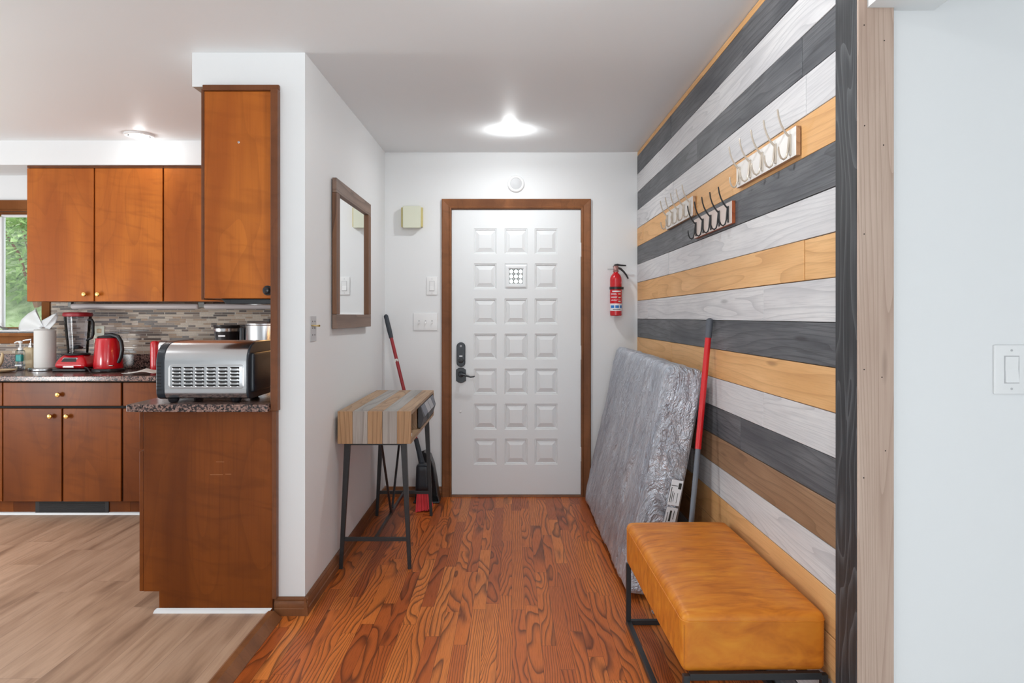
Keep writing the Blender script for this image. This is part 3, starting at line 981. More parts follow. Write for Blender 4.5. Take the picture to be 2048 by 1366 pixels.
# base cabinet, side run with the end panel facing the camera
PY = 2.979
u = thing('base_cabinet', 'wood base cabinet whose scratched end panel faces the camera under toaster oven', 'cabinet', (-1.29, 3.6, KF), group='kitchen base cabinets')
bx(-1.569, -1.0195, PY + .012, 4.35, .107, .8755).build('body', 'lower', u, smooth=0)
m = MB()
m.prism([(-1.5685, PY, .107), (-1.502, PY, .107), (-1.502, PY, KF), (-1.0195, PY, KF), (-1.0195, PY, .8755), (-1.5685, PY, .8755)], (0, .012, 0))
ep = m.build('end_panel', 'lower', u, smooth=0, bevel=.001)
ep['label'] = 'large plain end panel with faint scratches'
for (a, b, z) in ((-1.26, -1.225, .658), (-1.285, -1.23, .604), (-1.22, -1.195, .606)):
    bx(a, b, PY - .0004, PY + .001, z, z + .0007).build('scratch', 'p_nat', ep, smooth=0)
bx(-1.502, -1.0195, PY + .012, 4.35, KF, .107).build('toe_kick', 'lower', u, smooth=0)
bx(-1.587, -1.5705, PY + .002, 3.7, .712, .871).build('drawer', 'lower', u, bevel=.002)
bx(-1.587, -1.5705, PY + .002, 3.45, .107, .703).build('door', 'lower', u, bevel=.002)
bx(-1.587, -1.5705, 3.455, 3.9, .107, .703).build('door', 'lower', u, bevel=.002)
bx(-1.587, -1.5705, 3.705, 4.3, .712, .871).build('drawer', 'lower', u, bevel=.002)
m = MB().prism([(-1.52, PY - .001, KF), (-1.52, PY - .017, KF), (-1.515, PY - .014, KF + .012), (-1.51, PY - .001, KF + .017)], (.49, 0, 0))
struct(m.build('baseboard_kitchen_end', 'quarter', smooth=20))

# worktop with its upstand
m = MB()
poly = [(-5.0, 4.33), (-1.616, 4.33), (-1.616, 2.93), (-1.0235, 2.93), (-1.0235, BACK - .011), (-5.0, BACK - .011)]
m.prism([(x, y, .876) for x, y in poly], (0, 0, .032))
wt = tag(m.build('worktop', 'granite', smooth=0, bevel=.004), 'speckled brown granite worktop running round the kitchen corner', 'countertop')
m = bx(-4.95, -1.045, BACK - .03, BACK - .0115, .9081, 1.012)
m.box(-1.044, -1.0235, 3.02, BACK - .0115, .9081, .99)
m.build('upstand', 'granite', wt, smooth=0, bevel=.003)

# under-cabinet lights
def tube_light(x0, x1, label):
    r = thing('under_cabinet_light', label, 'light', ((x0 + x1) / 2, 4.86, 1.35), group='tube lights under the wall cabinets')
    m = MB().rbox(((x0 + x1) / 2, 4.86, 1.347), ((x1 - x0) / 2 - .012, .03, .02), .018)
    m.build('cover', 'tube_grey', r)
    for x in (x0 + .006, x1 - .006):
        bx(x - .012, x + .012, 4.84, 4.87, 1.34, 1.3759).build('bracket', 'olive_grille', r, bevel=.002)
tube_light(S(141, 288), S(404, 288), 'long grey tube light under the two-door wall cabinet')
tube_light(S(406, 288), -1.36, 'grey tube light under the wall cabinets, nearer the corner')
m = MB()
m.prism([(-1.255, 3.02, 1.3535), (-1.235, 3.02, 1.331), (-1.03, 3.02, 1.331), (-1.03, 3.02, 1.3535)], (0, .3, 0))
tag(m.build('undershelf_unit', 'black_plastic', smooth=0, bevel=.003), 'flat black unit mounted under the tall end cabinet', 'appliance')

# ------------------------------------------------------------------ things on the worktop
CT = .9085     # worktop surface
# toaster oven seen from behind
t = thing('toaster_oven', 'stainless and black toaster oven on the near worktop end, vented back to camera', 'toaster oven', (-1.32, 3.13, CT))
oy = 2.985
def oven_profile(x, g=0.0):
    pr = [(.03, .924), (.012, .93), (.002, .948), (0, .97), (0, 1.085), (.006, 1.112), (.02, 1.135), (.045, 1.153), (.08, 1.164), (.12, 1.167), (.29, 1.167), (.30, 1.155), (.30, .934), (.29, .924)]
    cx_, cz_ = .15, 1.045
    return [(x, oy + cx_ + (a - cx_) * (1 + g), cz_ + (b - cz_) * (1 + g)) for a, b in pr]
MB().prism(list(reversed(oven_profile(-1.482))), (.348, 0, 0)).build('body', 'steel', t, smooth=40)
c1 = MB().prism(list(reversed(oven_profile(-1.518, .012))), (.0358, 0, 0)).build('end_cap', 'navy_black', t, smooth=40, bevel=.004)
for k in range(9):
    bx(-1.514, -1.496, oy - .0035, oy + .004, .962 + k * .0143, .966 + k * .0143).build('vent_slot', 'gap', c1, smooth=0)
c2 = MB().prism(list(reversed(oven_profile(-1.1338, .008))), (.0098, 0, 0)).build('end_cap', 'navy_black', t, smooth=40, bevel=.003)
MB().rbox((-1.122, oy + .155, 1.035), (.011, .125, .085), .01).build('side_bulge', 'navy_black', c2)
# raised louver panel
vp = MB()
vp.rbox((-1.303, oy + .0015, 1.021), (.161, .004, .052), .014, res=(8, 1, 6))
vp = vp.build('vent_panel', 'steel', t)
for i in range(6):
    for j in range(6):
        x = S((354, 377.3, 400, 423, 446.5, 470)[i], 469); z = EYE - ((735.7, 742.7, 749.5, 756.5, 763.8, 770.8)[j] - CY) / 469
        m = MB(); m.cur = 0
        m.rbox((x, oy - .0022, z), (.0195, .0012, .0042), .003, k=2, res=(2, 1, 1))
        m.cur = 1
        m.tube([(x - .017, oy - .003, z - .0036), (x - .012, oy - .0062, z - .0045), (x + .012, oy - .0062, z - .0045), (x + .017, oy - .003, z - .0036)], .0022, 6)
        m.build('vent_slot', ['gap', 'chrome'], vp)
for (x, y) in ((-1.45, 3.0), (-1.19, 3.02), (-1.45, 3.24), (-1.19, 3.24)):
    MB().lathe([(.014, 0), (.02, .006), (.024, .018)], (x, y, CT), 'z', 16).build('foot', 'black_plastic', t)

# red toaster behind the oven
t = thing('toaster', 'chrome two slot toaster with red end behind the toaster oven', 'toaster', (-2.2, 4.72, CT))
MB().rbox((-2.2, 4.70, CT + .108), (.15, .085, .1), .03).build('body', 'chrome', t)
MB().rbox((-2.365, 4.70, CT + .104), (.026, .092, .104), .022).build('end_cap', 'red', t)
bx(-2.372, -2.345, 4.612, 4.66, CT + .04, CT + .1).build('lever', 'black_plastic', t, bevel=.004)
MB().tube([(-2.392, 4.72, CT + .05), (-2.43, 4.72, CT + .06), (-2.44, 4.73, CT + .03), (-2.43, 4.75, CT + .006), (-2.38, 4.80, CT + .004)], .004, 6).build('cord', 'black_plastic', t)

# paper napkin
m = MB()
pts = {}
for i in range(9):
    for j in range(9):
        u, v = i / 8 - .5, j / 8 - .5
        z = .012 + .05 * max(0, .5 - abs(u * 1.4 + v * .4)) * (1 - abs(v)) + mnoise.noise(Vector((u * 6, v * 6, 3))) * .008
        m.v.append(Vector((-2.335 + u * .2 + v * .03, 4.47 + v * .16, CT + max(.001, z))))
for i in range(8):
    for j in range(8):
        a = i * 9 + j; m.face((a, a + 9, a + 10, a + 1))
tag(m.build('paper_napkin', 'paper', solid=.0015, smooth=60), 'crumpled white napkin on the worktop beside the toaster oven', 'napkin')

# coffee maker and cooking pot behind the oven
t = thing('coffee_maker', 'black coffee maker with silver band behind the toaster oven', 'coffee maker', (-1.86, 4.55, CT))
cxk, cyk = S(453, 306), 4.575
MB().lathe([(.066, .19), (.078, .3), (.081, .305), (.081, .312), (.05, .314), (0, .314)], (cxk, cyk, CT), 'z', 32).build('filter_basket', 'black_plastic', t)
b = MB().lathe([(.0792, .272), (.0812, .291)], (cxk, cyk, CT), 'z', 32).build('silver_band', 'steel', t)
bx(cxk - .022, cxk + .022, cyk - .077, cyk - .0745, CT + .238, CT + .249).build('name_mark', 'label_white', t, smooth=0)
MB().rbox((cxk + .06, cyk + .1, CT + .157), (.1, .055, .157), .02).build('tower', 'black_plastic', t)
MB().lathe([(.06, .012), (.078, .03), (.08, .08), (.06, .15), (.045, .17)], (cxk, cyk, CT), 'z', 28).build('carafe', 'jar', t)
MB().lathe([(.09, 0), (.09, .011), (0, .011)], (cxk, cyk, CT), 'z', 28).build('base', 'black_plastic', t)
t = thing('cooking_pot', 'tall stainless pot beside the coffee maker, cut by the corner strip', 'pot', (-1.6, 4.2, CT))
px_, py_ = S(540, 330) , 4.25
MB().lathe([(.13, 0), (.14, .006), (.144, .02), (.144, .315), (.15, .32), (.15, .326), (.13, .327), (.05, .335), (0, .336)], (px_, py_, CT), 'z', 40).build('body', 'steel', t)
MB().lathe([(.0, .336), (.02, .34), (.018, .352), (0, .356)], (px_, py_, CT), 'z', 18).build('lid_knob', 'black_plastic', t)
MB().rbox((px_ - .1535, py_ - .03, CT + .255), (.014, .03, .05), .01).build('handle', 'navy_black', t)

# kettle
kx, ky = S(222, 296), 4.70
t = thing('kettle', 'red electric kettle with black loop handle beside the blender', 'kettle', (kx, ky, CT))
MB().lathe([(.096, 0), (.1, .004), (.1, .016), (.094, .022), (0, .022)], (kx, ky, CT), 'z', 32).build('base', 'black_plastic', t)
MB().lathe([(.088, .022), (.09, .03), (.086, .11), (.079, .2), (.072, .222), (.06, .228)], (kx, ky, CT), 'z', 36).build('body', 'red', t)
MB().lathe([(.068, .226), (.062, .236), (.03, .243), (0, .244)], (kx, ky, CT), 'z', 32).build('lid', 'black_plastic', t)
MB().prism([(kx - .07, ky - .02, CT + .222), (kx - .104, ky, CT + .218), (kx - .07, ky + .02, CT + .222), (kx - .07, ky, CT + .17)], (.012, 0, 0)).build('spout', 'red', t, smooth=0)
MB().tube([(kx - .01, ky - .02, CT + .243), (kx + .04, ky - .03, CT + .246), (kx + .083, ky - .035, CT + .235), (kx + .108, ky - .04, CT + .2), (kx + .114, ky - .04, CT + .15), (kx + .106, ky - .04, CT + .1), (kx + .086, ky - .035, CT + .062)], [.012, .014, .014, .013, .013, .013, .011], 12).build('handle', 'black_plastic', t)
MB().rbox((kx + .06, ky - .07, CT + .045), (.014, .01, .003), .003, k=2).build('switch', 'steel', t)
MB().tube([(kx - .09, ky - .03, CT + .01), (kx - .105, ky - .09, CT + .035), (kx - .06, ky - .13, CT + .03), (kx - .02, ky - .17, CT + .006), (kx + .01, ky - .15, CT + .004), (kx + .04, ky - .09, CT + .004)], .0045, 8).build('cord', 'black_plastic', t)

# blender
bxk, byk = S(157, 294), 4.755
t = thing('blender', 'red blender with clear jar and dark red lid between paper towels and kettle', 'blender', (bxk, byk, CT))
MB().rbox((bxk, byk, CT + .01), (.112, .1, .01), .008).build('foot', 'black_plastic', t)
def bl(q, d):
    k = (q.z + .045) / .09
    f = 1 - .42 * max(0, k - .15) ** 1.4
    return Vector((q.x * f, q.y * f, q.z))
MB().rbox((bxk, byk, CT + .065), (.11, .098, .045), .03, bl, res=(6, 6, 6)).build('base', 'red', t)
m = MB(); m.cur = 0
m.hexa([(bxk - .066, byk - .088, CT + .062), (bxk + .05, byk - .088, CT + .062), (bxk + .05, byk - .07, CT + .062), (bxk - .066, byk - .07, CT + .062), (bxk - .05, byk - .076, CT + .094), (bxk + .046, byk - .076, CT + .094), (bxk + .046, byk - .06, CT + .094), (bxk - .05, byk - .06, CT + .094)])
cp_ = m.build('control_panel', 'steel', t, bevel=.003)
MB().hexa([(bxk - .058, byk - .0885, CT + .066), (bxk + .044, byk - .0885, CT + .066), (bxk + .044, byk - .07, CT + .066), (bxk - .058, byk - .07, CT + .066), (bxk - .046, byk - .0775, CT + .090), (bxk + .040, byk - .0775, CT + .090), (bxk + .040, byk - .06, CT + .090), (bxk - .046, byk - .06, CT + .090)]).build('display', 'black_plastic', cp_)
bx(bxk - .044, bxk + .03, byk - .094, byk - .08, CT + .027, CT + .041).build('name_plate', 'steel', t, bevel=.003)
MB().lathe([(.075, .108), (.078, .112), (.074, .12), (0, .12)], (bxk, byk, CT), 'z', 28).build('collar', 'black_plastic', t)
j = MB().lathe([(.062, .12), (.064, .15), (.068, .2), (.076, .28), (.084, .37), (.081, .37), (.073, .28), (.064, .2), (.06, .155), (.05, .15), (0, .15)], (bxk, byk, CT), 'z', 28).build('jar', 'jar', t)
MB().lathe([(0, .152), (.03, .152), (.034, .16), (.012, .175), (0, .176)], (bxk, byk, CT), 'z', 18).build('blade_hub', 'black_plastic', j)
MB().lathe([(.086, .368), (.09, .372), (.09, .388), (.084, .395), (.05, .398), (0, .398)], (bxk, byk, CT), 'z', 28).build('lid', 'lid_red', t)
MB().tube([(bxk + .082, byk - .02, CT + .345), (bxk + .112, byk - .03, CT + .346), (bxk + .124, byk - .035, CT + .33), (bxk + .124, byk - .035, CT + .25), (bxk + .112, byk - .03, CT + .224), (bxk + .072, byk - .02, CT + .208)], [.008, .009, .01, .01, .009, .007], 10).build('handle', 'black_plastic', t)

# paper towels wrapped in plastic on a steel holder
hx_, hy_ = S(91, 292), 4.79
t = thing('paper_towel_holder', 'round steel paper towel holder under the white roll', 'paper towel holder', (hx_, hy_, CT))
MB().lathe([(.096, 0), (.1, .004), (.1, .014), (.092, .02), (0, .02)], (hx_, hy_, CT), 'z', 36).build('base', 'steel', t)
MB().lathe([(.007, .02), (.007, .27), (0, .272)], (hx_, hy_, CT), 'z', 12).build('pole', 'steel', t)
t = thing('paper_towel_roll', 'white paper towel roll wrapped in film tied like a bow on steel holder', 'paper towels', (hx_, hy_, CT + .0205))
MB().lathe([(.018, .288), (.018, .0212), (.064, .0212), (.065, .03), (.065, .272), (.05, .282), (.018, .288)], (hx_, hy_, CT), 'z', 36).build('roll', 'paper', t)
def ear(pts_, folds):
    m = MB(); n = len(pts_)
    kz = CT + .288
    rows_ = 7
    for i, (a, z) in enumerate(pts_):
        for k in range(rows_):
            f = .06 + .94 * k / (rows_ - 1)
            w = math.sin(i * folds) * .016 * f
            m.v.append(Vector((hx_ + (a - hx_) * f, hy_ - .01 + w, kz + (z - kz) * f)))
    for i in range(n - 1):
        for k in range(rows_ - 1):
            q = i * rows_ + k
            m.face((q, q + 1, q + rows_ + 1, q + rows_))
    return m
ptz = lambda px, py: (S(px, 292), EYE - (py - CY) / 292)
ear([ptz(*p) for p in ((39, 664), (37, 660), (40, 652), (49, 639), (60, 627), (70, 619), (73, 616), (76, 622), (79, 636), (81, 645))], 1.5).build('film_ear', 'film', t, solid=.0012, smooth=70)
ear([ptz(*p) for p in ((85, 642), (98, 633), (110, 628), (119, 626), (118, 632), (112, 645), (106, 656), (100, 664), (96, 668), (90, 664), (86, 655))], 1.7).build('film_ear', 'film', t, solid=.0012, smooth=70)
MB().lathe([(0, -.012), (.012, -.008), (.014, 0), (.012, .008), (0, .012)], (hx_ - .02, hy_ - .02, CT + .285), 'z', 12).build('knot', 'film', t)

# soap bottles
sx_, sy_ = S(60, 287.5), 4.87
t = thing('soap_bottle', 'beige soap bottle with chrome pump left of the paper towels', 'soap bottle', (sx_, sy_, CT))
MB().rbox((sx_, sy_, CT + .078), (.038, .028, .078), .022).build('body', 'soap', t)
MB().lathe([(.018, .154), (.018, .166), (.011, .17), (.01, .185), (.004, .187), (.004, .205)], (sx_ + .006, sy_, CT), 'z', 18).build('collar', 'chrome', t)
MB().tube([(sx_ + .012, sy_, CT + .208), (sx_ - .02, sy_ - .004, CT + .206), (sx_ - .045, sy_ - .006, CT + .2)], [.008, .006, .004], 10).build('spout', 'chrome', t)
sx_, sy_ = S(40, 293), 4.78
t = thing('soap_bottle', 'clear bottle of teal dish soap with white pump left of the beige bottle', 'soap bottle', (sx_, sy_, CT))
MB().rbox((sx_, sy_, CT + .07), (.025, .021, .07), .012).build('body', 'clear', t)
MB().rbox((sx_ - .003, sy_, CT + .085), (.0195, .017, .024), .008).build('soap_liquid', 'teal', t)
MB().rbox((sx_, sy_ - .0008, CT + .035), (.0238, .021, .006), .004).build('label_band', 'label_white', t)
MB().lathe([(.014, .139), (.015, .155), (.006, .158), (.006, .185), (.012, .187), (.012, .2), (0, .203)], (sx_ + .002, sy_, CT), 'z', 18).build('pump', 'white_plastic', t)
MB().tube([(sx_ + .004, sy_, CT + .197), (sx_ - .02, sy_ - .004, CT + .196), (sx_ - .035, sy_ - .006, CT + .188)], [.006, .005, .004], 8).build('spout', 'white_plastic', t)
# wooden spoon rest at the picture edge and the small dish
m = MB().tube([(S(-6, 290), 4.80, CT + .02), (S(2, 290), 4.80, CT + .028), (S(8, 290), 4.80, CT + .06), (S(11, 290), 4.80, CT + .105), (S(10, 290), 4.80, CT + .12)], [.012, .016, .014, .01, .005], 10)
tag(m.build('faucet_sprayer', 'soap'), 'beige curved spout at the left picture edge behind the dish', 'sprayer')
m = MB().lathe([(.05, 0), (.075, .006), (.085, .016), (.083, .017), (.07, .009), (0, .006)], (S(8, 300), 4.64, CT), 'z', 28)
tag(m.build('small_dish', 'soap'), 'shallow beige dish on the worktop at the left picture edge', 'dish')
t = thing('outlet_plate', 'beige outlet plate on the tile behind the kettle', 'outlet', (S(197, 282), BACK - .01, 1.15))
bx(S(190, 282), S(211, 282), BACK - .0145, BACK - .0092, 1.09, 1.21).build('plate', 'cream', t, bevel=.002)
for z in (1.125, 1.175):
    MB().rbox((S(200.5, 282), BACK - .0148, z), (.017, .002, .015), .006, k=2).build('socket', 'soap', t)

# ------------------------------------------------------------------ on the entrance wall
t = thing('door_chime', 'square cream chime box left of the door', 'chime box', (-.702, BACK, 1.977))
bx(-.781, -.630, BACK - .034, BACK - .0005, 1.908, 2.046).build('base', 'cream_edge', t, bevel=.002)
bx(-.766, -.641, BACK - .058, BACK - .034, 1.899, 2.052).build('cover', 'cream', t, bevel=.003)
t = thing('wall_speaker', 'round white ring with grey grille above the door', 'speaker', (.028, BACK, 2.217))
MB().lathe([(.06, -.0005), (.06, -.008), (.054, -.014), (.043, -.015), (.041, -.011)], (.028, BACK, 2.217), 'y', 48).build('ring', 'white_plastic', t)
MB().lathe([(.042, -.001), (.042, -.011), (.02, -.0125), (0, -.013)], (.028, BACK, 2.217), 'y', 40).build('grille', 'gray_plastic', t)
for (a, b) in ((.035, .037), (-.033, -.038)):
    MB().lathe([(.003, -.013), (.003, -.0155), (0, -.016)], (.028 + a, BACK, 2.217 + b), 'y', 10).build('screw', 'steel', t)
def rocker(label, xc_, zc_, w, h, y, pw_, ph_, group=None):
    t = thing('light_switch', label, 'light switch', (xc_, y, zc_))
    MB().rbox((xc_, y - .0035, zc_), (w / 2, .0033, h / 2), .003, k=3, res=(2, 1, 2)).build('plate', 'white_plastic', t)
    bx(xc_ - pw_ / 2 - .0025, xc_ + pw_ / 2 + .0025, y - .0078, y - .005, zc_ - ph_ / 2 - .0025, zc_ + ph_ / 2 + .0025).build('bezel', 'gray_plastic', t)
    m = MB().prism([(xc_ - pw_ / 2, y - .006, zc_ - ph_ / 2), (xc_ - pw_ / 2, y - .0125, zc_ - ph_ / 2), (xc_ - pw_ / 2, y - .0085, zc_), (xc_ - pw_ / 2, y - .0095, zc_ + ph_ / 2), (xc_ - pw_ / 2, y - .006, zc_ + ph_ / 2)], (pw_, 0, 0))
    m.build('rocker', 'white_plastic', t, smooth=0, bevel=.0008)
    for dz in (-1, 1):
        MB().lathe([(.003, -.006), (.003, -.0078), (0, -.008)], (xc_, y, zc_ + dz * h * .39), 'y', 10).build('screw', 'gray_plastic', t)
rocker('white single rocker switch beside the door casing, above the triple switch', -.567, 1.4935, .078, .128, BACK, .032, .064)
rocker('white rocker switch on the white wall at the right picture edge', 1.2985, 1.139, .09, .128, 1.826, .034, .067)
t = thing('light_switch', 'white triple toggle switch plate left of the door', 'light switch', (-.613, BACK, 1.24))
MB().rbox((-.6135, BACK - .0035, 1.24), (.085, .0033, .062), .003, k=3, res=(2, 1, 2)).build('plate', 'white_plastic', t)
for k in range(3):
    xx = -.6135 + (k - 1) * .046 + .001
    m = MB(); m.box(xx - .005, xx + .005, BACK - .008, BACK - .006, 1.225, 1.25)
    slot = m.build('slot', 'gray_plastic', t)
    MB().hexa([(xx - .0035, BACK - .018, 1.224), (xx + .0035, BACK - .018, 1.224), (xx + .0035, BACK - .007, 1.232), (xx - .0035, BACK - .007, 1.232), (xx - .0035, BACK - .018, 1.230), (xx + .0035, BACK - .018, 1.230), (xx + .0035, BACK - .007, 1.243), (xx - .0035, BACK - .007, 1.243)]).build('toggle', 'white_plastic', slot, bevel=.001)

# metal plate on the partition
t = thing('latch_plate', 'small grey metal plate with holes on the partition wall near its corner', 'latch plate', (-.888, 3.12, 1.22))
bx(-.8905, -.8845, 3.075, 3.165, 1.166, 1.278).build('plate', 'gray_plastic', t, bevel=.001)
for z in (1.255, 1.225, 1.195):
    for y in (3.105, 3.14):
        MB().lathe([(.0035, .0), (.0035, .0012)], (-.8848, y, z), 'x', 10).build('hole', 'ink', t)
MB().tube([(-.886, 3.085, 1.237), (-.880, 3.1, 1.237), (-.879, 3.15, 1.235), (-.872, 3.17, 1.235)], [.003, .003, .003, .005], 8).build('latch_pin', 'brass', t)

# fire extinguisher
ex, ey = .7286, 4.913
t = thing('fire_extinguisher', 'red fire extinguisher hanging right of the door', 'fire extinguisher', (ex, ey, 1.28))
MB().lathe([(0, 1.281), (.036, 1.281), (.0415, 1.286), (.0415, 1.535), (.040, 1.548), (.034, 1.564), (.024, 1.576), (.017, 1.582), (.016, 1.596)], (ex, ey, 0), 'z', 36).build('cylinder', 'red', t)
v = MB().lathe([(.02, 1.59), (.021, 1.597), (.017, 1.602), (.017, 1.606)], (ex, ey, 0), 'z', 24)
v.rbox((ex, ey, 1.617), (.018, .017, .016), .008)
v = v.build('valve', 'bronze', t)
MB().lathe([(.017, -.018), (.017, -.024), (.014, -.026), (0, -.026)], (ex - .002, ey, 1.612), 'y', 24).build('gauge', 'bronze', v)
MB().tube([(ex - .018, ey - .004, 1.609), (ex - .058, ey - .004, 1.608)], .0045, 10).build('nozzle', 'gray_plastic', v)
MB().tube([(ex - .016, ey, 1.622), (ex - .004, ey, 1.636), (ex + .012, ey, 1.640), (ex + .035, ey, 1.636), (ex + .072, ey, 1.634)], [.007, .009, .008, .006, .005], 10).build('carry_handle', 'black_metal', v)
MB().tube([(ex + .015, ey, 1.617), (ex + .033, ey, 1.612), (ex + .055, ey, 1.592), (ex + .075, ey, 1.566), (ex + .087, ey, 1.542)], [.008, .008, .0065, .006, .005], 10).build('squeeze_lever', 'black_metal', v)
st = MB().lathe([(.0425, 1.466), (.0445, 1.467), (.0445, 1.484), (.0425, 1.485)], (ex, ey, 0), 'z', 36)
st.box(ex + .03, ex + .053, ey - .012, ey + .03, 1.467, 1.484)
st.box(ex - .012, ex + .012, ey + .04, BACK - .001, 1.30, 1.5)
st.build('bracket_strap', 'black_plastic', t)
def wrap(z0, z1, a0, a1, r, mat, name, par, n=16):
    mm = MB()
    for k in range(n + 1):
        a = math.radians(a0 + (a1 - a0) * k / n)
        for z in (z0, z1): mm.v.append(Vector((ex + r * math.sin(a), ey - r * math.cos(a), z)))
    for k in range(n): mm.face((2 * k, 2 * k + 2, 2 * k + 3, 2 * k + 1))
    return mm.build(name, mat, par)
lab = wrap(1.368, 1.462, -88, 88, .0418, 'label_red', 'label', t)
lab['label'] = 'red label with white print'
wrap(1.317, 1.368, -88, 88, .0418, 'label_white', 'white_band', lab)
wrap(1.448, 1.457, -44, 46, .0421, 'label_white', 'title_print', lab)
for z, a, b in ((1.435, -60, -5), (1.430, -60, 0), (1.412, -60, 5), (1.408, -60, 2), (1.392, -60, 48), (1.388, -60, 0)):
    wrap(z, z + .0028, a, b, .0421, 'label_white', 'text_line', lab, 6)
for z in (1.430, 1.405, 1.378):
    wrap(z, z + .008, 16, 44, .0421, 'cream', 'pictogram', lab, 5)
for a, b in ((-62, -24), (-14, 22), (32, 66)):
    wrap(1.336, 1.355, a, b, .0421, 'label_blue', 'pictogram', lab, 6)
wrap(1.3245, 1.329, -38, 40, .0421, 'ink', 'text_line', lab, 8)

# ------------------------------------------------------------------ mirror
t = thing('wall_mirror', 'rectangular mirror with weathered brown wood frame above the console', 'mirror', (-.885, 3.86, 1.59))
y0, y1, z0, z1, fw = 3.442, 4.284, 1.216, 1.961, .072
xb, xf, xg = -.8845, -.863, -.8775
def fr_(a, b, c, d, mats, seed, along):
    m = MB(); m.seed = seed
    m.cur = 0
    m.box(xb, xf, a, b, c, d)
    return m.build('frame_rail' if along == 'y' else 'frame_stile', mats, t, smooth=0, bevel=.002)
fr_(y0, y1, z1 - fw, z1, 'mirror_wood', .3, 'y')
fr_(y0, y1, z0, z0 + fw, 'mirror_wood', .5, 'y')
fr_(y0, y0 + fw, z0 + fw + .0004, z1 - fw - .0004, 'mirror_edge', .7, 'z')
fr_(y1 - fw, y1, z0 + fw + .0004, z1 - fw - .0004, 'mirror_edge', .9, 'z')
bx(xg - .004, xg, y0 + fw - .005, y1 - fw + .005, z0 + fw - .005, z1 - fw + .005).build('mirror_glass', 'mirror', t, smooth=0)

# ------------------------------------------------------------------ console table
t = thing('console_table', 'reclaimed wood console table on black metal legs under the mirror', 'console table', (-.69, 4.01, 0))
bxs = [S(p, 400) for p in (675, 705, 735, 764.5, 794, 822)]
tz0, tz1, cy0, cy1 = .64, .802, 3.5, 4.52
for k in range(5):
    m = MB(); m.seed = .21 + k * .137; m.cur = k % 2
    m.box(bxs[k] + .0004, bxs[k + 1] - .0004, cy0 + .0205, cy1 - .0005, tz1 - .018, tz1)
    m.build('top_board', ['rustic', 'rustic_grey'], t, smooth=0, bevel=.0012)
    m = MB(); m.seed = .77 + k * .171; m.cur = k % 2
    m.box(bxs[k] + .0004, bxs[k + 1] - .0004, cy0, cy0 + .02, tz0, tz1)
    m.build('end_board', ['rustic_v', 'rustic_grey_v'], t, smooth=0, bevel=.0012)
m = MB(); m.seed = .4
m.box(bxs[0], bxs[5], cy1 - .019, cy1 - .0008, tz0, tz1 - .0185)
m.build('end_board', 'rustic_v', t, smooth=0)
m = MB(); m.seed = .55
m.box(bxs[0] + .001, bxs[5], cy0 + .0205, cy1 - .0195, tz0, tz0 + .016)
m.build('bottom_board', 'rustic', t, smooth=0)
m = MB(); m.seed = .65
m.box(bxs[0] + .001, bxs[0] + .015, cy0 + .0205, cy1 - .0195, tz0 + .0165, tz1 - .0185)
m.box(bxs[0] + .02, bxs[5] - .02, 3.86, 3.872, tz0 + .0165, tz1 - .0185)
m.build('inner_divider', 'rustic', t, smooth=0)
# drawer with faceted patchwork front
xe = bxs[5]
m = MB(); zm = .716
m.prism([(xe - .016, 3.88, tz0 + .019), (xe - .002, 3.88, tz0 + .019), (xe + .016, 3.88, zm), (xe - .002, 3.88, tz1 - .022), (xe - .016, 3.88, tz1 - .022)], (0, .61, 0))
dr = m.build('drawer', 'patch_c', t, smooth=0, bevel=.001)
dr['label'] = 'charcoal drawer front with grey patchwork'
for (a, b, mt_) in ((3.89, 4.03, 'patch_a'), (4.04, 4.18, 'patch_b'), (4.19, 4.33, 'patch_b'), (4.34, 4.47, 'patch_a')):
    m = MB()
    lo, hi = tz0 + .055, tz1 - .025
    def xf_(z): return xe - .004 + (.0205 - .018 * (z - zm) / (tz1 - .022 - zm) if z > zm else .0205 - .018 * (zm - z) / (zm - tz0 - .019))
    m.quad((xf_(zm), a + .05, zm), (xf_(zm), b + .05 if b < 4.4 else b, zm), (xf_(hi), b if b < 4.4 else b, hi), (xf_(hi), a, hi))
    m.build('patch', mt_, dr, smooth=0, solid=.001)
bx(xe + .019, xe + .026, 4.02, 4.05, zm - .025, zm + .005).build('pull', 'black_metal', dr)
# legs and stretchers
L = []
for (yy, sgn) in ((3.545, 0), (4.487, 0)):
    for (xt, xb_) in ((-.832, -.866), (-.548, -.518)):
        m = MB()
        wt_, wb_ = .0145, .0088
        m.hexa([(xb_ - wb_, yy - wb_, 0), (xb_ + wb_, yy - wb_, 0), (xb_ + wb_, yy + wb_, 0), (xb_ - wb_, yy + wb_, 0), (xt - wt_, yy - wt_, .6395), (xt + wt_, yy - wt_, .6395), (xt + wt_, yy + wt_, .6395), (xt - wt_, yy + wt_, .6395)])
        m.build('leg', 'black_metal', t, smooth=0, bevel=.0015)
    m = MB().bar((-.858, yy, .15), (-.526, yy, .15), .014, .02)
    m.build('cross_bar', 'black_metal', t, smooth=0, bevel=.0015)
    m = MB().bar((-.84, yy, .633), (-.535, yy, .633), .02, .012)
    m.build('top_bar', 'black_metal', t, smooth=0, bevel=.0015)
MB().bar((-.692, 3.552, .15), (-.692, 4.48, .15), .014, .018).build('stretcher', 'black_metal', t, smooth=0, bevel=.0015)
for yt in (3.69, 4.40):
    MB().tube([(-.692, 4.02 + (.012 if yt > 4 else -.012), .155), (-.692, yt, .636)], .0068, 10).build('brace', 'black_metal', t)
bx(-.70, -.684, 4.0, 4.04, .14, .175).build('brace_joint', 'black_metal', t, bevel=.004)
t = thing('small_packet', 'small red and white packet in the open end of the console table', 'packet', (-.54, 3.60, tz0 + .0165))
bx(-.60, -.518, 3.545, 3.63, tz0 + .0165, tz0 + .034).build('box', 'paper', t, bevel=.002)
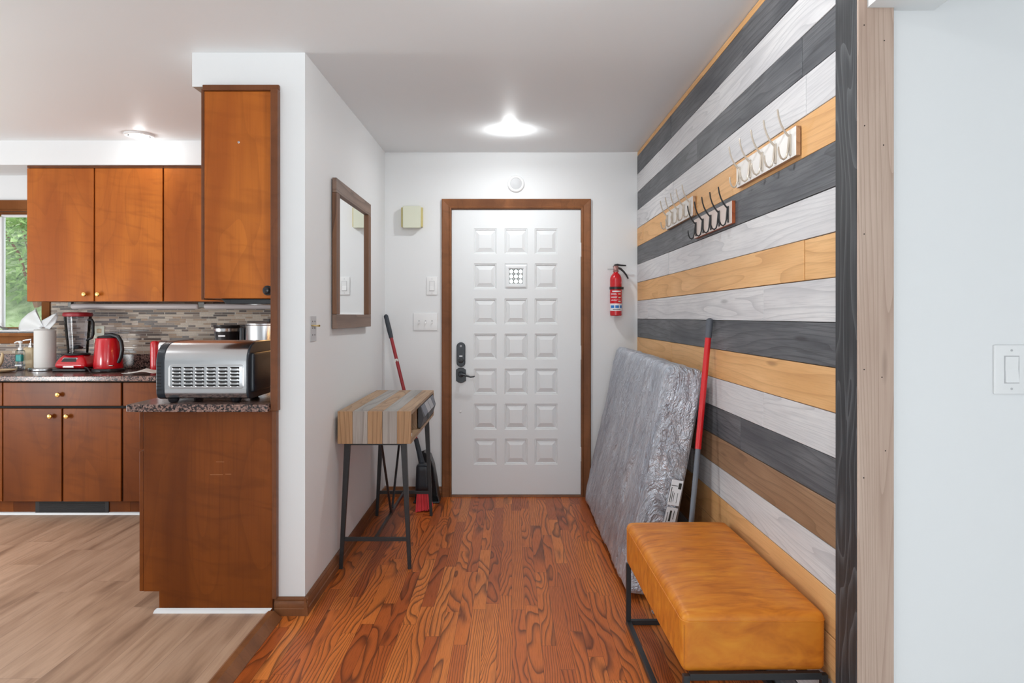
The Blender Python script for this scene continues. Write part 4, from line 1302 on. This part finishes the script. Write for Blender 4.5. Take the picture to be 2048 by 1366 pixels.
bx(-.601, -.517, 3.56, 3.60, tz0 + .0163, tz0 + .0345).build('red_band', 'red_tube', t, bevel=.001)

# broom and dustpan in the corner
t = thing('broom', 'broom with dark red handle leaning in the corner behind the console table', 'broom', (-.59, 4.62, 0))
pt, pb = Vector((-.878, 4.875, 1.28)), Vector((-.601, 4.665, .30))
dv = (pb - pt)
MB().tube([pt + Vector((-.001, 0, .012)), pt + Vector((0, 0, .005)), pt, pt + dv * .10, pt + dv * .155], [.006, .013, .0155, .0165, .0145], 14).build('grip', 'grip', t)
MB().tube([pt + dv * .155, pt + dv * .86], .0118, 14).build('handle', 'dark_red_tube', t)
MB().lathe([(.0125, -.001), (.0125, .001)], pt + dv * .31 + Vector((0, -.011, 0)), 'y', 10).build('hang_mark', 'paper', t)
MB().tube([pt + dv * .84, pt + dv * .93, pt + dv * 1.0, pt + dv * 1.03], [.0155, .017, .021, .018], 14).build('socket', 'grip', t)
m = MB().rbox((-.585, 4.625, .215), (.048, .042, .092), .022, lambda q, d: Vector((q.x * (1 - .1 * q.z / .09) + .12 * (-q.z) * .15, q.y, q.z)))
m.build('head', 'navy_black', t)
bz = MB(); rb = random.Random(3)
for k in range(150):
    u, w = rb.uniform(-1, 1), rb.uniform(-1, 1)
    top = Vector((-.585 + u * .036, 4.62 + w * .03, .135))
    bot = Vector((-.575 + u * .052, 4.605 + w * .045, .004 + rb.random() * .012 + .012 * u))
    bz.tube([top, bot], [.0035, .0045], 5)
br = bz.build('bristles', 'bristle', t); br['kind'] = 'stuff'
t = thing('dustpan', 'black dustpan standing on edge behind the broom by the door casing', 'dustpan', (-.56, 4.84, 0))
m = MB()
ax_ = [(-.64, .33), (-.60, .345), (-.565, .32), (-.54, .25), (-.522, .15), (-.508, .05), (-.495, .004), (-.68, .004), (-.67, .15)]
m.prism([(x, 4.90, z) for x, z in ax_], (0, .008, 0))
m.build('pan', 'black_plastic', t, smooth=0)
m = MB()
for (a, b) in zip(ax_[1:6], ax_[2:7]):
    m.hexa([(b[0] - .006, 4.79, b[1]), (b[0], 4.79, b[1]), (b[0], 4.8995, b[1]), (b[0] - .006, 4.8995, b[1]), (a[0] - .006, 4.80 if a[1] > .1 else 4.79, a[1]), (a[0], 4.80, a[1]), (a[0], 4.8995, a[1]), (a[0] - .006, 4.8995, a[1])])
m.build('side_wall', 'black_plastic', t, smooth=30)
m = bx(-.675, -.495, 4.775, 4.8995, .0005, .012)
m.build('lip', 'black_plastic', t, bevel=.003)

# ------------------------------------------------------------------ wrapped mattress leaning on the plank wall
t = thing('mattress', 'thin mattress in wrinkled silver plastic wrap leaning on the plank wall', 'mattress', (.6, 3.98, 0))
cor = {(-1, -1, -1): (.507, 3.145, .030), (-1, 1, -1): (.500, 4.86, .014), (-1, -1, 1): (.700, 3.145, 1.058), (-1, 1, 1): (.728, 4.86, 1.066),
       (1, -1, -1): (.685, 3.145, .004), (1, 1, -1): (.672, 4.86, .004), (1, -1, 1): (.872, 3.145, 1.022), (1, 1, 1): (.874, 4.86, 1.032)}
hh = (.09, .86, .53)
def warp(q, d):
    u = [(q[i] / hh[i] + 1) / 2 for i in range(3)]
    p = Vector((0, 0, 0))
    for k, c in cor.items():
        w = 1
        for i in range(3): w *= u[i] if k[i] > 0 else 1 - u[i]
        p += Vector(c) * w
    # fullness of the faces and folds in the film
    e = (1 - (q.y / hh[1]) ** 4) * (1 - (q.z / hh[2]) ** 4)
    P = Vector((q.x * 2, q.y * 5.0, q.z * 1.6))
    n1 = mnoise.noise(P + Vector((3, 1, 7)))
    P2 = Vector((q.x * 9, q.y * 15.0 + q.z * 5, q.z * 5))
    n2 = 1 - abs(mnoise.noise(P2)) * 2
    P3 = Vector((q.x * 26, q.y * 24 - q.z * 9, q.z * 16))
    n3 = 1 - abs(mnoise.noise(P3)) * 2
    amp = .0045 if abs(d.x) > .6 else .006
    if d.x > .5: amp *= .2; e *= 0
    if d.z < -.5: amp *= 0
    p += d * (e * .010 + n1 * .010 * (amp > .001) + n2 * amp + n3 * amp * .55)
    if p.z < .003: p.z = .003
    return p
m = MB().rbox((0, 0, 0), hh, .032, warp, res=(14, 110, 74), k=4)
mt = m.build('wrapped_body', 'wrap', t, smooth=180)
# shipping stickers on the near end
def on_end(u, v, off=.02):
    fb, ft = Vector(cor[(-1, -1, -1)]), Vector(cor[(-1, -1, 1)])
    bb, bt = Vector(cor[(1, -1, -1)]), Vector(cor[(1, -1, 1)])
    return fb * (1 - u) * (1 - v) + bb * u * (1 - v) + ft * (1 - u) * v + bt * u * v + Vector((0, -off, 0))
def sticker(label, u0, u1, v0, v1, sl, codes):
    m = MB(); m.quad(on_end(u0, v0), on_end(u1, v0), on_end(u1 + sl, v1), on_end(u0 + sl, v1))
    s1 = m.build('sticker', 'label_white', t, smooth=0, solid=.0006)
    s1['label'] = label
    for (a, b, c, d) in codes:
        f = lambda a_, c_: on_end(u0 + (u1 - u0) * a_ + sl * c_, v0 + (v1 - v0) * c_, .0212)
        MB().quad(f(a, c), f(b, c), f(b, d), f(a, d)).build('print', 'ink', s1, smooth=0)
sticker('upper white shipping sticker', .60, .89, .415, .525, .01, [(.66, .92, .66, .9), (.1, .16, .1, .7), (.25, .3, .1, .55), (.05, .6, .76, .785), (.4, .44, .15, .5), (.7, .74, .1, .5)])
sticker('lower white shipping sticker', .58, .86, .295, .405, .03, [(.35, .52, .45, .88), (.7, .76, .55, .9), (.15, .2, .4, .8), (.75, .8, .2, .45)])

# ------------------------------------------------------------------ mop
t = thing('mop', 'string mop with red and grey pole leaning between mattress and bench', 'mop', (.72, 3.0, 0))
pt, pb = Vector((.884, 3.128, 1.262)), Vector((.735, 2.985, .075))
dv = pb - pt
MB().tube([pt + Vector((0, 0, .008)), pt + Vector((0, 0, .004)), pt, pt + dv * .06, pt + dv * .068], [.005, .0125, .0155, .0155, .0145], 14).build('grip', 'grey_grip', t)
MB().tube([pt + dv * .068, pt + dv * .475], .0135, 14).build('upper_pole', 'red_tube', t)
MB().tube([pt + dv * .475, pt + dv], .0115, 14).build('lower_pole', 'grey_tube', t)
MB().tube([pt + dv * .866, pt + dv * .876], .0132, 14).build('collar', 'red_tube', t)
m = MB().rbox((.735, 2.985, .07), (.06, .02, .02), .012)
m.build('clamp', 'grey_tube', t)
m = MB(); rb = random.Random(5)
for k in range(70):
    a = rb.uniform(0, 2 * math.pi); R = rb.uniform(.06, .17)
    s0 = Vector((.735 + rb.uniform(-.055, .055), 2.985 + rb.uniform(-.012, .012), .06))
    e = Vector((.725 + math.cos(a) * R * .85, 3.0 + math.sin(a) * R * .36, .007))
    mid = (s0 + e) / 2 + Vector((0, 0, .012))
    m.tube([s0, mid, e], [.005, .0055, .005], 5)
ms = m.build('yarn', 'mop', t); ms['kind'] = 'stuff'

# ------------------------------------------------------------------ leather bench
t = thing('bench', 'caramel leather bench on a black metal frame along the plank wall', 'bench', (.688, 2.455, 0), .016)
def cushion(q, d):
    u, w = q.x / .208, q.y / .45
    q = q.copy()
    if q.z > 0:
        q.z += .020 * (1 - abs(u) ** 3) * (1 - abs(w) ** 5) * (q.z / .085)
        for s in (-1 / 3, 1 / 3):
            q.z -= .004 * math.exp(-((w - s) / .014) ** 2) * max(0, d.z)
    q += d * .003 * mnoise.noise(q * 7) * .6
    return q
MB().rbox((0, 0, .3405), (.208, .45, .085), .022, cushion, res=(22, 60, 10), k=5).build('cushion', 'leather', t, local=True, smooth=60)
cu = [c for c in t.children][0]
# welt seam around the top edge, stitched corner and panel lines
def rr(hx2, hy2, r, z, n=8):
    P = []
    for (sx2, sy2, a0) in ((1, 1, 0), (-1, 1, 90), (-1, -1, 180), (1, -1, 270)):
        for k in range(n + 1):
            a = math.radians(a0 + 90 * k / n)
            P.append((sx2 * (hx2 - r) + r * math.cos(a), sy2 * (hy2 - r) + r * math.sin(a), z))
    return P + [P[0]]
MB().tube(rr(.2082, .4502, .022, .403), .0022, 6, cap=False).build('welt', 'leather', cu, local=True)
m = MB()
for s in (-1 / 3, 1 / 3):
    for k in range(46):
        x = -.17 + .34 * k / 45
        u = x / .208
        z = .4255 + .020 * (1 - abs(u) ** 3) * (1 - abs(s) ** 5) - .0044
        m.box(x - .0024, x + .0024, s * .45 - .0006, s * .45 + .0006, z, z + .0012)
m.build('panel_stitching', 'stitch', cu, local=True, smooth=0)
m = MB()
for k in range(26):
    z = .268 + k * .0048
    for (dx_, dy_) in ((.2015, .4441),):
        for (sx2) in (-1, 1):
            m.box(sx2 * dx_ - .0007, sx2 * dx_ + .0007, -dy_ - .0006, -dy_ + .001, z, z + .003)
m.build('corner_stitching', 'stitch', cu, local=True, smooth=0)
fwx, fwy, q = .198, .452, .0095
for sx2 in (-1, 1):
    for sy2 in (-1, 1):
        MB().bar((sx2 * fwx, sy2 * fwy, 0), (sx2 * fwx, sy2 * fwy, .2535), .019).build('leg', 'black_metal', t, local=True, smooth=0, bevel=.001)
    MB().bar((sx2 * fwx, -fwy + q, .0095), (sx2 * fwx, fwy - q, .0095), .019).build('floor_rail', 'black_metal', t, local=True, smooth=0, bevel=.001)
    MB().bar((sx2 * .15, -fwy + q, .245), (sx2 * .15, fwy - q, .245), .019).build('top_rail', 'black_metal', t, local=True, smooth=0, bevel=.001)
for sy2 in (-1, 1):
    MB().bar((-fwx + q, sy2 * fwy, .0095), (fwx - q, sy2 * fwy, .0095), .019).build('floor_rail', 'black_metal', t, local=True, smooth=0, bevel=.001)
    MB().bar((-fwx + q, sy2 * fwy, .250), (fwx - q, sy2 * fwy, .250), .019).build('top_rail', 'black_metal', t, local=True, smooth=0, bevel=.001)

# ------------------------------------------------------------------ coat racks
def rack(label, y, z, h, hook, face, side):
    r = thing('coat_rack', label, 'coat rack', (Xw(y) - .0035, y, z), .00786, 'coat racks on the plank wall')
    m = MB(); m.seed = .33
    def B(x0, x1, y0, y1, z0, z1):
        b = len(m.v); m.box(x0, x1, y0, y1, z0, z1)
        m.mi[-6:] = [1, 1, 1, 1, 1, 0]
    B(-.0145, 0, 0, .572, 0, h)
    m.build('board', [face, side], r, local=True, smooth=0, bevel=.0012)
    for k in range(5):
        y = .042 + .1222 * k
        zc2 = h * .78
        m = MB()
        # back plate, long upper prong, small lower prong
        m.rbox((-.0168, y, zc2 - .030), (.0024, .0062, .034), .002, k=2, res=(1, 1, 2))
        m.tube([(-.019, y, zc2 - .004), (-.026, y, zc2 + .003), (-.036, y, zc2 + .016), (-.046, y, zc2 + .036), (-.053, y, zc2 + .058), (-.056, y, zc2 + .078), (-.0565, y, zc2 + .083)], [.0040, .0037, .0034, .0032, .0031, .0031, .0022], 10)
        m.tube([(-.019, y, zc2 - .002), (-.022, y, zc2 - .03), (-.024, y, zc2 - .052), (-.029, y, zc2 - .070), (-.037, y, zc2 - .077), (-.046, y, zc2 - .072), (-.052, y, zc2 - .058), (-.054, y, zc2 - .044), (-.0535, y, zc2 - .036)], [.0036, .0034, .0033, .0033, .0033, .0033, .0032, .003, .002], 10)
        m.build('hook', hook, r, local=True)
        for dz in (-.012, -.052):
            MB().lathe([(.0022, 0), (.0018, -.0012), (0, -.0015)], (-.0192, y, zc2 + dz), 'x', 8).build('screw', 'steel', r, local=True)
    return r
rack('white board with beige double hooks, the nearer and higher of two such racks', 2.2026, 1.785, .093, 'hook_beige', 'rack_white', 'rack_side')
rack('pale board with black double hooks, set lower on the plank wall', 2.83, 1.655, .091, 'black_metal', 'rack_pink', 'rack_side_red')
rack('white board with beige double hooks, farthest toward the door', 3.423, 1.771, .097, 'hook_beige', 'rack_white', 'rack_side')
